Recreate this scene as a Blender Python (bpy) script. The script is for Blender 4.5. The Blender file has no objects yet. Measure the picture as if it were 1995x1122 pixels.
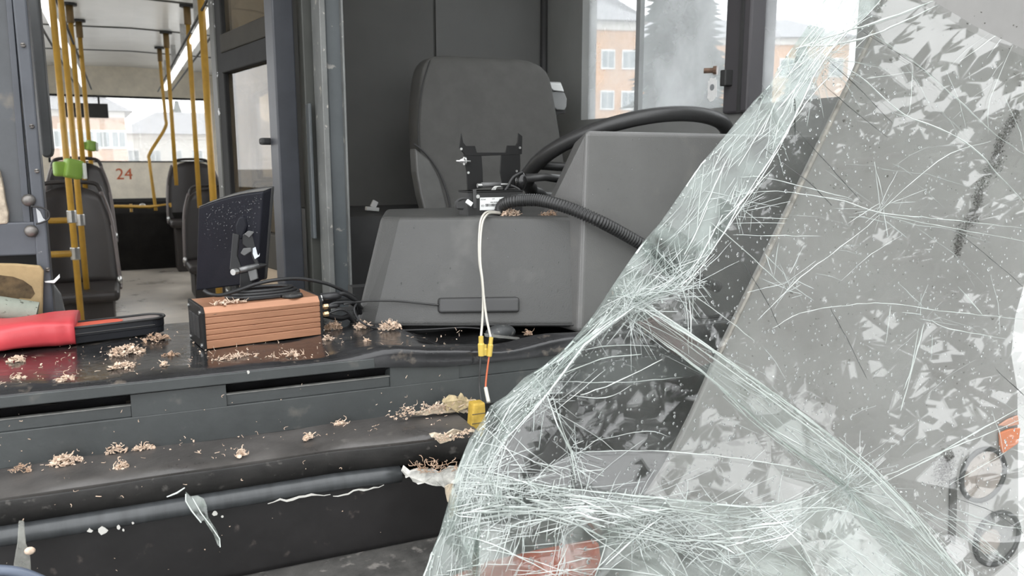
import bpy, bmesh, math, random
from mathutils import Vector, Matrix, noise
from mathutils.geometry import delaunay_2d_cdt
random.seed(7)
S = bpy.context.scene
COL = S.collection
# ------------------------------------------------------------------ camera
W_, H_, FPX = 1995.0, 1122.0, 1500.0
ZC = 1.6                                   # lens height over the road; bus floor is 1.0 below it
PIT = math.atan(245.0 / FPX); YAW = math.atan(764.0 / math.hypot(FPX, 245.0))
_h = Vector((math.sin(YAW), math.cos(YAW), 0)); _z = Vector((0, 0, 1))
CF = _h * math.cos(PIT) - _z * math.sin(PIT)
CU = _h * math.sin(PIT) + _z * math.cos(PIT)
CR = Vector((math.cos(YAW), -math.sin(YAW), 0))
cam = bpy.data.objects.new('camera', bpy.data.cameras.new('camera'))
COL.objects.link(cam)
cam.matrix_world = Matrix(((CR.x, CU.x, -CF.x, 0), (CR.y, CU.y, -CF.y, 0), (CR.z, CU.z, -CF.z, ZC), (0, 0, 0, 1)))
cam.data.sensor_width = 36.0
cam.data.lens = 36.0 * FPX / W_
cam.data.clip_start = 0.02; cam.data.clip_end = 500
cam.data.dof.use_dof = True; cam.data.dof.focus_distance = 1.35
cam.data.dof.aperture_fstop = cam.data.lens / 3.0
S.camera = cam
# ------------------------------------------------------------------ sky, exposure
SKY = 3.6
wd = bpy.data.worlds.new('overcast_sky'); S.world = wd; wd.use_nodes = True
bg = wd.node_tree.nodes['Background']; bg.inputs['Color'].default_value = (0.97, 0.985, 1.0, 1); bg.inputs['Strength'].default_value = SKY
S.view_settings.view_transform = 'Standard'; S.view_settings.look = 'None'
S.view_settings.gamma = 1.0; S.view_settings.use_curve_mapping = False
S.view_settings.exposure = 0.2

# ------------------------------------------------------------------ helpers
def ray(px, py):
    return CR * (px - W_ / 2) + CU * (H_ / 2 - py) + CF * FPX
def atY(px, py, Y):
    d = ray(px, py); s = Y / d.y
    return Vector((d.x * s, Y, d.z * s + ZC))
def atX(px, py, X):
    d = ray(px, py); s = X / d.x
    return Vector((X, d.y * s, d.z * s + ZC))
def atZ(px, py, z):                        # z relative to the lens
    d = ray(px, py); s = z / d.z
    return Vector((d.x * s, d.y * s, z + ZC))
def P(x, y, z): return Vector((x, y, z + ZC))
def px_of(v):
    d = v - Vector((0, 0, ZC)); k = FPX / d.dot(CF)
    return (W_ / 2 + d.dot(CR) * k, H_ / 2 - d.dot(CU) * k)

class MB:
    def __init__(s): s.v = []; s.f = []
    def add(s, vs, fs):
        o = len(s.v); s.v += [tuple(v) for v in vs]; s.f += [tuple(i + o for i in f) for f in fs]; return s
    def box(s, c, size, rot=None):
        c = Vector(c); hx, hy, hz = [q / 2 for q in size]
        vs = [Vector((x, y, z)) for x in (-hx, hx) for y in (-hy, hy) for z in (-hz, hz)]
        if rot is not None: vs = [rot @ v for v in vs]
        return s.add([v + c for v in vs], [(0, 1, 3, 2), (4, 6, 7, 5), (0, 4, 5, 1), (2, 3, 7, 6), (0, 2, 6, 4), (1, 5, 7, 3)])
    def bb(s, a, b):
        a = Vector(a); b = Vector(b)
        return s.box((a + b) / 2, [abs(q) for q in (b - a)])
    def prism(s, poly, off):
        n = len(poly); off = Vector(off); poly = [Vector(p) for p in poly]
        return s.add(poly + [p + off for p in poly],
                     [tuple(range(n)), tuple(range(2 * n - 1, n - 1, -1))] + [(i, i + n, (i + 1) % n + n, (i + 1) % n) for i in range(n)])
    def hexa(s, a, b):                     # loft of two 4-corner loops
        return s.add(list(a) + list(b), [(0, 1, 2, 3), (7, 6, 5, 4)] + [(i, i + 4, (i + 1) % 4 + 4, (i + 1) % 4) for i in range(4)])
    def loft(s, loops, cap=True, closed=False):
        n = len(loops[0]); vs = [v for l in loops for v in l]; fs = []
        m = len(loops)
        for k in range(m if closed else m - 1):
            for i in range(n):
                a = k * n + i; b = k * n + (i + 1) % n; c = ((k + 1) % m) * n + (i + 1) % n; d = ((k + 1) % m) * n + i
                fs.append((a, b, c, d))
        if cap and not closed: fs += [tuple(range(n - 1, -1, -1)), tuple((m - 1) * n + i for i in range(n))]
        return s.add(vs, fs)
    def tube(s, pts, r, n=8, closed=False, cap=True):
        pts = [Vector(p) for p in pts]; m = len(pts); loops = []
        rs = r if isinstance(r, (list, tuple)) else [r] * m
        t0 = (pts[1] - pts[0]).normalized(); up = Vector((0, 0, 1)) if abs(t0.z) < .9 else Vector((1, 0, 0))
        nrm = t0.cross(up).normalized()
        for i in range(m):
            if closed: t = pts[(i + 1) % m] - pts[i - 1]
            else: t = pts[min(i + 1, m - 1)] - pts[max(i - 1, 0)]
            t.normalize(); nrm = (nrm - t * nrm.dot(t)).normalized(); b = t.cross(nrm)
            loops.append([pts[i] + (nrm * math.cos(2 * math.pi * k / n) + b * math.sin(2 * math.pi * k / n)) * rs[i] for k in range(n)])
        return s.loft(loops, cap, closed)
    def ell(s, c, r, seg=12, rings=8, rot=None):
        c = Vector(c); loops = []
        for j in range(rings + 1):
            th = math.pi * min(max(j / rings, .02), .98); l = []
            for i in range(seg):
                a = 2 * math.pi * i / seg
                v = Vector((r[0] * math.sin(th) * math.cos(a), r[1] * math.sin(th) * math.sin(a), r[2] * math.cos(th)))
                l.append(c + (rot @ v if rot is not None else v))
            loops.append(l)
        return s.loft(loops)
    def grid(s, fn, nu, nv):
        vs = [fn(i / nu, j / nv) for j in range(nv + 1) for i in range(nu + 1)]
        return s.add(vs, [(j * (nu + 1) + i, j * (nu + 1) + i + 1, (j + 1) * (nu + 1) + i + 1, (j + 1) * (nu + 1) + i) for j in range(nv) for i in range(nu)])
    def build(s, name, mat, parent=None, smooth=False, bevel=0, seg=2, solid=0, sub=0):
        me = bpy.data.meshes.new(name); me.from_pydata(s.v, [], s.f); me.validate()
        bm = bmesh.new(); bm.from_mesh(me); bmesh.ops.recalc_face_normals(bm, faces=bm.faces); bm.to_mesh(me); bm.free()
        me.materials.append(mat)
        if smooth:
            for p in me.polygons: p.use_smooth = True
        o = bpy.data.objects.new(name, me); COL.objects.link(o)
        if solid:
            m = o.modifiers.new('solid', 'SOLIDIFY'); m.thickness = solid; m.offset = 0
        if bevel:
            m = o.modifiers.new('bevel', 'BEVEL'); m.width = bevel; m.segments = seg; m.limit_method = 'ANGLE'; m.angle_limit = math.radians(40)
            m.harden_normals = False
        if sub:
            m = o.modifiers.new('sub', 'SUBSURF'); m.levels = sub; m.render_levels = sub
        if parent is not None:
            o.parent = parent
            base = parent; off = Vector((0, 0, 0))
            while base is not None: off -= base.location; base = base.parent
            o.location = off
        return o
def thing(name, label, cat, loc=(0, 0, 0), group=None):
    o = bpy.data.objects.new(name, None); COL.objects.link(o); o.location = loc
    o.empty_display_size = .05
    return tag(o, label, cat, group)
def tag(o, label, cat, group=None, kind=None):
    o['label'] = label; o['category'] = cat
    if group: o['group'] = group
    if kind: o['kind'] = kind
    return o
def struct(o, label=None, cat=None):
    o['kind'] = 'structure'
    if label: o['label'] = label
    if cat: o['category'] = cat
    return o
def cat_rom(pts, n=8, closed=False):
    pts = [Vector(p) for p in pts]; m = len(pts); out = []
    rng = range(m if closed else m - 1)
    for i in rng:
        if closed: p0, p1, p2, p3 = pts[i - 1], pts[i], pts[(i + 1) % m], pts[(i + 2) % m]
        else: p0, p1, p2, p3 = pts[max(i - 1, 0)], pts[i], pts[i + 1], pts[min(i + 2, m - 1)]
        for k in range(n):
            t = k / n
            out.append(.5 * ((2 * p1) + (p2 - p0) * t + (2 * p0 - 5 * p1 + 4 * p2 - p3) * t * t + (3 * p1 - p0 - 3 * p2 + p3) * t ** 3))
    if not closed: out.append(pts[-1])
    return out
def pth(lst, n=8): return cat_rom([atY(*p) for p in lst], n)
def Rz(a): return Matrix.Rotation(a, 3, 'Z')
def Rx(a): return Matrix.Rotation(a, 3, 'X')
def Ry(a): return Matrix.Rotation(a, 3, 'Y')
def text_mesh(name, body, size, M, mat, parent=None, ext=.0005):
    cu = bpy.data.curves.new(name, 'FONT'); cu.body = body; cu.size = size; cu.align_x = 'CENTER'; cu.align_y = 'CENTER'; cu.extrude = ext
    t = bpy.data.objects.new(name + '_tmp', cu); COL.objects.link(t)
    me = bpy.data.meshes.new_from_object(t.evaluated_get(bpy.context.evaluated_depsgraph_get()))
    bpy.data.objects.remove(t); bpy.data.curves.remove(cu)
    me.transform(M); me.materials.append(mat)
    b = MB(); b.v = [tuple(v.co) for v in me.vertices]; b.f = [tuple(p.vertices) for p in me.polygons]
    o = b.build(name, mat, parent); return o

# ------------------------------------------------------------------ materials
MATS = {}
def mat(name, c, rough=.5, metal=0, var=.0, vscale=8, c2=None, bump=0, bscale=60, coat=0, rvar=0, trans=0, ior=1.45, stretch=None, thr=(.35, .65), spec=.5, emit=0, c3=None, s3=30, thr3=(.6, .7)):
    if name in MATS: return MATS[name]
    m = bpy.data.materials.new(name); m.use_nodes = True; nt = m.node_tree; N = nt.nodes; L = nt.links
    b = N['Principled BSDF']; b.inputs['Base Color'].default_value = (*c, 1); b.inputs['Roughness'].default_value = rough; b.inputs['Metallic'].default_value = metal
    b.inputs['Coat Weight'].default_value = coat; b.inputs['Coat Roughness'].default_value = .08
    b.inputs['Transmission Weight'].default_value = trans; b.inputs['IOR'].default_value = ior
    b.inputs['Specular IOR Level'].default_value = spec
    if emit:
        b.inputs['Emission Color'].default_value = (*c, 1); b.inputs['Emission Strength'].default_value = emit
    tc = N.new('ShaderNodeTexCoord'); vec = tc.outputs['Object']
    if stretch:
        mp = N.new('ShaderNodeMapping'); mp.inputs['Scale'].default_value = stretch; L.new(vec, mp.inputs['Vector']); vec = mp.outputs[0]
    col = None
    if var or c2:
        n = N.new('ShaderNodeTexNoise'); n.inputs['Scale'].default_value = vscale; n.inputs['Detail'].default_value = 6; n.inputs['Roughness'].default_value = .65; L.new(vec, n.inputs['Vector'])
        r = N.new('ShaderNodeValToRGB'); r.color_ramp.elements[0].position = thr[0]; r.color_ramp.elements[1].position = thr[1]
        if c2: r.color_ramp.elements[0].color = (*c, 1); r.color_ramp.elements[1].color = (*c2, 1)
        else:
            r.color_ramp.elements[0].color = (*[q * (1 - var) for q in c], 1); r.color_ramp.elements[1].color = (*[min(1, q * (1 + var)) for q in c], 1)
        L.new(n.outputs['Fac'], r.inputs['Fac']); col = r.outputs['Color']
        if rvar:
            mr = N.new('ShaderNodeMapRange'); mr.inputs['From Min'].default_value = .3; mr.inputs['From Max'].default_value = .7
            mr.inputs['To Min'].default_value = max(.02, rough - rvar); mr.inputs['To Max'].default_value = min(1, rough + rvar)
            L.new(n.outputs['Fac'], mr.inputs['Value']); L.new(mr.outputs[0], b.inputs['Roughness'])
    if c3:
        n3 = N.new('ShaderNodeTexNoise'); n3.inputs['Scale'].default_value = s3; n3.inputs['Detail'].default_value = 4; L.new(vec, n3.inputs['Vector'])
        r3 = N.new('ShaderNodeMapRange'); r3.inputs['From Min'].default_value = thr3[0]; r3.inputs['From Max'].default_value = thr3[1]; L.new(n3.outputs['Fac'], r3.inputs['Value'])
        mx = N.new('ShaderNodeMixRGB'); mx.inputs['Color2'].default_value = (*c3, 1); L.new(r3.outputs[0], mx.inputs['Fac'])
        if col: L.new(col, mx.inputs['Color1'])
        else: mx.inputs['Color1'].default_value = (*c, 1)
        col = mx.outputs[0]
    if col: L.new(col, b.inputs['Base Color'])
    if bump:
        n2 = N.new('ShaderNodeTexNoise'); n2.inputs['Scale'].default_value = bscale; n2.inputs['Detail'].default_value = 4; L.new(vec, n2.inputs['Vector'])
        bp = N.new('ShaderNodeBump'); bp.inputs['Strength'].default_value = bump; bp.inputs['Distance'].default_value = .002; L.new(n2.outputs['Fac'], bp.inputs['Height']); L.new(bp.outputs[0], b.inputs['Normal'])
    MATS[name] = m; return m
def pane_mat(name, tint=(1, 1, 1), haze=0.0, hazecol=(.85, .88, .9), rough=.0, hz_scale=3, hz_var=0, ior=1.5, stretch=None, bump=0, bscale=20, trl=.5, thr=(.35, .65)):
    """thin glass: straight-through transmission + Fresnel reflection + a film of dirt / fine fracture / painted glare that scatters light"""
    if name in MATS: return MATS[name]
    m = bpy.data.materials.new(name); m.use_nodes = True; nt = m.node_tree; N = nt.nodes; L = nt.links
    N.remove(N['Principled BSDF']); out = N['Material Output']
    tr = N.new('ShaderNodeBsdfTransparent'); tr.inputs['Color'].default_value = (*tint, 1)
    gl = N.new('ShaderNodeBsdfGlossy'); gl.inputs['Roughness'].default_value = rough
    # Schlick reflectance, the same from either side of the pane
    ge = N.new('ShaderNodeNewGeometry'); dt_ = N.new('ShaderNodeVectorMath'); dt_.operation = 'DOT_PRODUCT'; L.new(ge.outputs['Normal'], dt_.inputs[0]); L.new(ge.outputs['Incoming'], dt_.inputs[1])
    ab = N.new('ShaderNodeMath'); ab.operation = 'ABSOLUTE'; L.new(dt_.outputs['Value'], ab.inputs[0])
    om = N.new('ShaderNodeMath'); om.operation = 'SUBTRACT'; om.inputs[0].default_value = 1; L.new(ab.outputs[0], om.inputs[1])
    pw_ = N.new('ShaderNodeMath'); pw_.operation = 'POWER'; pw_.inputs[1].default_value = 5; L.new(om.outputs[0], pw_.inputs[0])
    f0 = ((ior - 1) / (ior + 1)) ** 2
    fr = N.new('ShaderNodeMath'); fr.operation = 'MULTIPLY_ADD'; fr.inputs[1].default_value = 1 - f0; fr.inputs[2].default_value = f0; L.new(pw_.outputs[0], fr.inputs[0])
    m1 = N.new('ShaderNodeMixShader'); L.new(fr.outputs[0], m1.inputs['Fac']); L.new(tr.outputs[0], m1.inputs[1]); L.new(gl.outputs[0], m1.inputs[2])
    top = m1
    tc = N.new('ShaderNodeTexCoord'); vec = tc.outputs['Object']
    if stretch:
        mp = N.new('ShaderNodeMapping'); mp.inputs['Scale'].default_value = stretch; L.new(vec, mp.inputs['Vector']); vec = mp.outputs[0]
    if haze:
        df = N.new('ShaderNodeBsdfDiffuse'); df.inputs['Color'].default_value = (*hazecol, 1)
        tl = N.new('ShaderNodeBsdfTranslucent'); tl.inputs['Color'].default_value = (*hazecol, 1)
        m0 = N.new('ShaderNodeMixShader'); m0.inputs['Fac'].default_value = trl; L.new(df.outputs[0], m0.inputs[1]); L.new(tl.outputs[0], m0.inputs[2])
        m2 = N.new('ShaderNodeMixShader'); m2.inputs['Fac'].default_value = haze
        if hz_var:
            n = N.new('ShaderNodeTexNoise'); n.inputs['Scale'].default_value = hz_scale; n.inputs['Detail'].default_value = 5; L.new(vec, n.inputs['Vector'])
            mr = N.new('ShaderNodeMapRange'); mr.inputs['From Min'].default_value = thr[0]; mr.inputs['From Max'].default_value = thr[1]
            mr.inputs['To Min'].default_value = max(0, haze - hz_var); mr.inputs['To Max'].default_value = min(1, haze + hz_var); L.new(n.outputs['Fac'], mr.inputs['Value']); L.new(mr.outputs[0], m2.inputs['Fac'])
        L.new(m1.outputs[0], m2.inputs[1]); L.new(m0.outputs[0], m2.inputs[2]); top = m2
    if bump:
        n2 = N.new('ShaderNodeTexNoise'); n2.inputs['Scale'].default_value = bscale; L.new(vec, n2.inputs['Vector'])
        bp = N.new('ShaderNodeBump'); bp.inputs['Strength'].default_value = bump; bp.inputs['Distance'].default_value = .003; L.new(n2.outputs['Fac'], bp.inputs['Height'])
        L.new(bp.outputs[0], gl.inputs['Normal'])
    L.new(top.outputs[0], out.inputs['Surface'])
    MATS[name] = m; return m
# ------------------------------------------------------------------ palette
m_cream = mat('cream_panel', (.84, .77, .64), .5, var=.08)
m_ceil = mat('ceiling_laminate', (.86, .855, .83), .25, var=.05, vscale=2)
m_seam = mat('dark_seam', (.06, .06, .055), .7)
m_floor = mat('worn_floor', (.44, .40, .35), .35, var=.3, vscale=2.5, rvar=.15)
m_dark = mat('dark_trim', (.03, .03, .03), .6, var=.2)
m_wallgrey = mat('grey_cab_panel', (.20, .203, .197), .45, var=.1, vscale=2, bump=.15, bscale=300)
m_cabdark = mat('cab_partition_laminate', (.082, .082, .079), .5, var=.1, vscale=2, bump=.15, bscale=300)
m_post = mat('grey_post', (.085, .095, .10), .4, var=.15, vscale=5, c3=(.28, .27, .25), s3=22, thr3=(.68, .72))
m_blue = mat('blue_grey_paint', (.066, .071, .083), .4, var=.18, vscale=6, c3=(.34, .34, .34), s3=30, thr3=(.70, .73))
m_frame = mat('dark_window_frame', (.016, .016, .016), .7, var=.2, spec=.25)
m_alu = mat('bare_steel', (.55, .55, .54), .3, metal=.9, var=.15, vscale=20)
m_yellow = mat('yellow_rail_paint', (.47, .27, .04), .35, var=.12, vscale=12)
m_wall = mat('white_body_paint', (.55, .55, .53), .4, var=.06)
m_glass = pane_mat('window_glass', haze=.03, hazecol=(.8, .82, .82))
m_glassdirty = pane_mat('dusty_window_glass', tint=(.95, .96, .96), haze=.30, hz_var=.09, hz_scale=5, hazecol=(.78, .80, .81))
m_glassbrown = pane_mat('grimy_door_glass', tint=(.50, .44, .35), haze=.14, hz_var=.1, hz_scale=4, hazecol=(.42, .36, .27))
m_tan = mat('tan_board', (.30, .235, .165), .6, var=.12, vscale=8)

XL, XR, FZ, CZ = -1.15, 1.5, -1.0, 1.1
YF, YB = 1.56, 10.75
# floor
struct(MB().bb(P(XL, YF, FZ - .08), P(XR, YB, FZ)).build('floor', m_floor), 'worn grey brown bus floor running down the aisle', 'floor')
# ceiling with seamed panels
ce = struct(thing('ceiling', 'pale laminate bus ceiling in seamed panels', 'ceiling', P(.15, 6, CZ)))
prof = [(XL, .82), (-.9, 1.02), (-.6, 1.085), (.17, 1.105), (.95, 1.085), (1.25, 1.02), (XR, .82)]
seams = [1.35, 2.6, 4.4, 6.05, 7.4, 8.9, 10.6]
for a, b in zip(seams, seams[1:]):
    lo = [P(x, a + .012, z) for x, z in prof] + [P(x, a + .012, z + .03) for x, z in reversed(prof)]
    hi = [P(v.x, b - .012, v.z - ZC) for v in lo]
    MB().loft([lo, hi]).build('ceiling_panel', m_ceil, ce)
for y in seams:
    lo = [P(x, y - .016, z - .006) for x, z in prof] + [P(x, y - .016, z + .05) for x, z in reversed(prof)]
    MB().loft([lo, [v + Vector((0, .032, 0)) for v in lo]]).build('seam_strip', m_seam, ce)
struct(MB().bb(P(XL - .05, 1.2, 1.16), P(XR + .05, YB + .1, 1.3)).build('roof', m_wall), 'outer roof skin of the bus', 'roof')

# side walls with window openings
def side_wall(name, X, t, ops, y0, y1, matl, label, zlow=-1.05):
    b = MB(); ys = y0
    for (a, c, z0, z1) in ops:
        b.bb(P(X, ys, zlow), P(X + t, a, 1.16))
        b.bb(P(X, a, zlow), P(X + t, c, z0)); b.bb(P(X, a, z1), P(X + t, c, 1.16)); ys = c
    b.bb(P(X, ys, zlow), P(X + t, y1, 1.16))
    return struct(b.build(name, matl), label, 'wall')
yw0, yw1, yw2, yw3 = 1.24, atX(1465, 200, XR).y, atX(1421, 200, XR).y, atX(1160, 200, XR + .06).y
ZS = .15
ops_r = [(yw0 + .02, yw1, ZS, .86), (yw2, yw3, ZS, .86)] + [(y, y + 1.25, -.2, .80) for y in (2.9, 4.35, 5.8, 7.25, 8.7)]
side_wall('wall_right', XR, .06, ops_r, 1.12, YB, m_wallgrey, 'grey side wall of the bus beside the driver')
ops_l = [(y, y + 1.25, -.2, .80) for y in (1.45, 2.85, 4.3, 5.75, 7.2, 8.65)]
side_wall('wall_left', XL - .06, .06, ops_l, 1.35, YB, m_cream, 'cream side wall of the passenger saloon')
wn = [0]
def window(pane_pts, off, frame_boxes, label, pm, fm=m_frame, extra=None):
    wn[0] += 1
    w = struct(thing('window_%d' % wn[0], label, 'window', pane_pts[0]))
    MB().prism(pane_pts, off).build('pane', pm, w)
    for a, b in frame_boxes: MB().bb(a, b).build('frame_bar', fm, w, bevel=.003)
    return w
for k, (y, y1, z0, z1) in enumerate(ops_r[2:]):
    window([P(XR + .028, y, z0), P(XR + .028, y1, z0), P(XR + .028, y1, z1), P(XR + .028, y, z1)], (.005, 0, 0),
           [(P(XR - .004, y, z0), P(XR + .064, y + .03, z1)), (P(XR - .004, y1 - .03, z0), P(XR + .064, y1, z1)), (P(XR - .004, y, z0), P(XR + .064, y1, z0 + .03)), (P(XR - .004, y, z1 - .03), P(XR + .064, y1, z1))],
           '%s saloon side window from the cab on the driver side' % ('first', 'second', 'third', 'fourth', 'fifth')[k], m_glass)
for k, (y, y1, z0, z1) in enumerate(ops_l):
    window([P(XL - .03, y, z0), P(XL - .03, y1, z0), P(XL - .03, y1, z1), P(XL - .03, y, z1)], (.005, 0, 0),
           [(P(XL - .064, y, z0), P(XL + .004, y + .03, z1)), (P(XL - .064, y1 - .03, z0), P(XL + .004, y1, z1)), (P(XL - .064, y, z0), P(XL + .004, y1, z0 + .03)), (P(XL - .064, y, z1 - .03), P(XL + .004, y1, z1))],
           '%s saloon side window from the front on the door side' % ('first', 'second', 'third', 'fourth', 'fifth', 'sixth')[k], m_glass)
# cab side windows (dusty)
w = window([P(XR + .028, yw2, ZS), P(XR + .028, yw3, ZS), P(XR + .028, yw3, .86), P(XR + .028, yw2, .86)], (.005, 0, 0),
       [], 'wide dusty cab side window looking out on an orange building', m_glassdirty)
ybar = atX(1247, 120, XR + .02).y
MB().bb(P(XR + .008, ybar - .012, ZS), P(XR + .026, ybar + .012, .86)).build('sliding_pane_edge', mat('hazy_rail', (.26, .27, .27), .4, var=.1), w, bevel=.002)
window([P(XR + .028, yw0 + .02, ZS), P(XR + .028, yw1, ZS), P(XR + .028, yw1, .86), P(XR + .028, yw0 + .02, .86)], (.005, 0, 0),
       [], 'narrow front quarter window of the cab beside the cracked windscreen', m_glassdirty)
pst = struct(thing('trim_1', 'dark window post between the two cab side windows', 'window post', P(XR, 1.51, ZS)))
MB().bb(P(XR - .02, yw1 - .004, ZS - .02), P(XR + .07, yw2 + .006, .9)).build('post', mat('window_post', (.055, .052, .056), .45), pst, bevel=.006)
MB().bb(P(XR - .026, yw1 + .02, ZS - .02), P(XR - .018, yw1 + .03, .9)).build('rubber_lip', m_dark, pst)
qa = atX(1416, 152, XR - .03)
MB().box(qa, (.03, .022, .042)).build('catch', m_dark, pst, bevel=.003)
# ripped sticker and bolt on the dusty window
st = atX(1388, 173, XR + .024)
o = MB()
sp = []
for i in range(22):
    a = 2 * math.pi * i / 22; r = random.uniform(.85, 1.1)
    sp.append(st + Vector((0, .021 * r * (abs(math.cos(a)) ** .6) * (1 if math.cos(a) > 0 else -1), .033 * r * (abs(math.sin(a)) ** .6) * (1 if math.sin(a) > 0 else -1))))
o = thing('torn_sticker', 'torn white paper sticker with a hole stuck on the dusty window', 'sticker', st)
MB().prism(sp, (-.001, 0, 0)).build('paper', mat('sticker_paper', (.8, .8, .79), .7, var=.06, vscale=60), o)
MB().tube([st + Vector((-.0012, 0, .004)), st + Vector((-.0022, 0, .004))], .009, 12).build('hole_mark', mat('hole_grey', (.25, .26, .27), .7), o)
bo = atX(1384, 137, XR + .02)
o = thing('window_knob', 'small rusty knob bolted through the dusty cab window', 'knob', bo)
MB().tube([bo + Vector((.01, -.004, 0)), bo + Vector((-.01, .016, 0))], .0075, 12).build('shank', mat('rusty_bolt', (.16, .10, .07), .5, metal=.5, var=.3, vscale=60), o)
MB().tube([bo + Vector((.014, -.012, 0)), bo + Vector((.008, -.004, 0))], [.013, .012], 12).build('washer', mat('rusty_bolt', (.16, .10, .07)), o)

# rear wall: window, cream panel with the number, header, engine box
YR = 10.4
rl, rr, rt, rb = -.73, 1.03, .77, .0
b = MB()
b.bb(P(XL, YR, -.43), P(XR, YR + .06, rb)); b.bb(P(XL, YR, rb), P(rl, YR + .06, rt)); b.bb(P(rr, YR, rb), P(XR, YR + .06, rt))
b.hexa([P(XL, YR, rt), P(XR, YR, rt), P(XR, YR + .06, rt), P(XL, YR + .06, rt)], [P(XL, YR - .03, 1.12), P(XR, YR - .03, 1.12), P(XR, YR + .06, 1.12), P(XL, YR + .06, 1.12)])
wr = struct(b.build('wall_rear', m_cream), 'cream rear wall of the bus under and around the back window', 'wall')
tp = atY(242, 340, YR)
text_mesh('number', '24', .185, Matrix.Translation(tp + Vector((0, -.004, 0))) @ Matrix.Rotation(math.pi / 2, 4, 'X'), mat('red_number_paint', (.55, .13, .05), .6), wr, .002)
MB().bb(P(XL, YR - .03, -.475), P(XR, YR + .02, -.43)).build('dark_band', m_dark, wr)
window([P(rl, YR + .03, rb), P(rr, YR + .03, rb), P(rr, YR + .03, rt), P(rl, YR + .03, rt)], (0, .005, 0),
       [(P(rl, YR - .012, rt - .02), P(rr, YR + .07, rt)), (P(rl, YR - .012, rb), P(rr, YR + .07, rb + .014)), (P(rl, YR - .012, rb), P(rl + .02, YR + .07, rt)), (P(rr - .02, YR - .012, rb), P(rr, YR + .07, rt))],
       'bright back window at the far end of the bus', pane_mat('back_glass_glare', haze=.26, hz_var=.06, hz_scale=2, hazecol=(.8, .81, .8)))  # haze put into the glass to imitate the overexposed glare outside
struct(MB().bb(P(XL, 8.0, FZ), P(XR, YR + .04, -.472)).build('trim_2', mat('engine_cover', (.02, .019, .018), 1.0, var=.2, spec=0)), 'dark engine cover across the back of the saloon', 'engine cover')
# things at the rear window
dp = atY(163, 215, YR - .12)
o = thing('route_display', 'black route display box hung at the top of the back window', 'display', dp)
MB().box(dp, (.50, .07, .16)).build('case', m_dark, o, bevel=.008)
for x in (-.16, .16): MB().bb(dp + Vector((x - .01, -.01, .08)), dp + Vector((x + .01, .11, .17))).build('hanger', m_dark, o)
ra, rb_ = atY(228, 402, 8.3), atY(292, 403, 8.1)
o = thing('rear_grab_rail', 'thin yellow grab rail across the dark engine cover', 'rail', P(ra.x, 8.2, -.5))
MB().tube([ra + Vector((-.5, 0, 0)), ra, rb_, rb_ + Vector((.17, -.1, .03)), rb_ + Vector((.2, .1, -.25))], .016, 8).build('bar', m_yellow, o, smooth=True)
MB().tube([ra + Vector((.12, 0, -.3)), ra + Vector((.12, 0, .02))], .013, 8).build('upright', m_yellow, o, smooth=True)
MB().ell(ra + Vector((.22, 0, 0)), (.03, .024, .024)).build('clamp', m_alu, o, smooth=True)

# yellow handrail poles
def pole(px, py, Y, label, zb=-1.0, zt=1.09, r=.0165, bend=None, clampz=()):
    v = atY(px, py, Y)
    o = thing('handrail_pole', label, 'handrail', P(v.x, v.y, zb), 'yellow handrail poles in the saloon')
    pts = [P(v.x, v.y, zb), P(v.x, v.y, zt)]
    if bend: pts = cat_rom([P(v.x + dx, v.y, z) for dx, z in bend], 6)
    MB().tube(pts, r, 12).build('tube', m_yellow, o, smooth=True)
    q = pts[-1]
    MB().tube([q + Vector((0, 0, -.13)), q + Vector((0, 0, -.0))], r * 1.45, 12).build('sleeve', mat('brown_sleeve', (.16, .10, .035), .5), o, smooth=True)
    MB().tube([q + Vector((0, 0, -.012)), q + Vector((0, 0, .004))], r * 3, 14).build('ceiling_flange', m_dark, o)
    for z in clampz: MB().tube([P(v.x, v.y, z - .03), P(v.x, v.y, z + .03)], r * 1.5, 10).build('clamp', m_alu, o, bevel=.003)
    return v
pA = pole(138, 400, 4.3, 'nearest yellow pole on the left, passing behind the large green validator', r=.0145, clampz=(-.26, -.44))
pB = pole(157, 430, 4.65, 'second yellow pole on the left, just right of the nearest one', r=.0145, clampz=(-.3, -.75))
pC = pole(163, 330, 6.4, 'third yellow pole on the left, ending above the dark seat', zb=-.3)
pD = pole(172, 260, 7.1, 'fourth yellow pole on the left, carrying the small green validator', zb=-.4)
pH = pole(404, 200, 4.7, 'yellow pole hugging the dark frame of the cab door', r=.019)
pE = pole(376, 200, 6.1, 'yellow pole rising from the nearer right-hand seat', zb=-.33)
pF = pole(336, 250, 7.4, 'slimmer yellow pole behind it rising from the farther right-hand seat', zb=-.2)
pG = pole(318, 200, 8.4, 'kinked yellow pole standing in the middle of the aisle', zb=-.95, r=.015,
     bend=[(-.11, -.98), (-.145, -.3), (-.16, .0), (-.15, .09), (0, .33), (.01, .45), (.0, .8), (.0, 1.09)])
for (v, z, xx) in ((pA, -.44, -.9), (pB, -.3, -.95)):
    o = tag(MB().tube([P(xx, v.y, z), P(v.x, v.y, z)], .016, 10).build('guard_rail', m_yellow, None, True), 'yellow cross rail clamped to the %s left-hand pole' % ('nearest' if z < -.4 else 'second'), 'rail', 'yellow cross rails')
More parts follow.
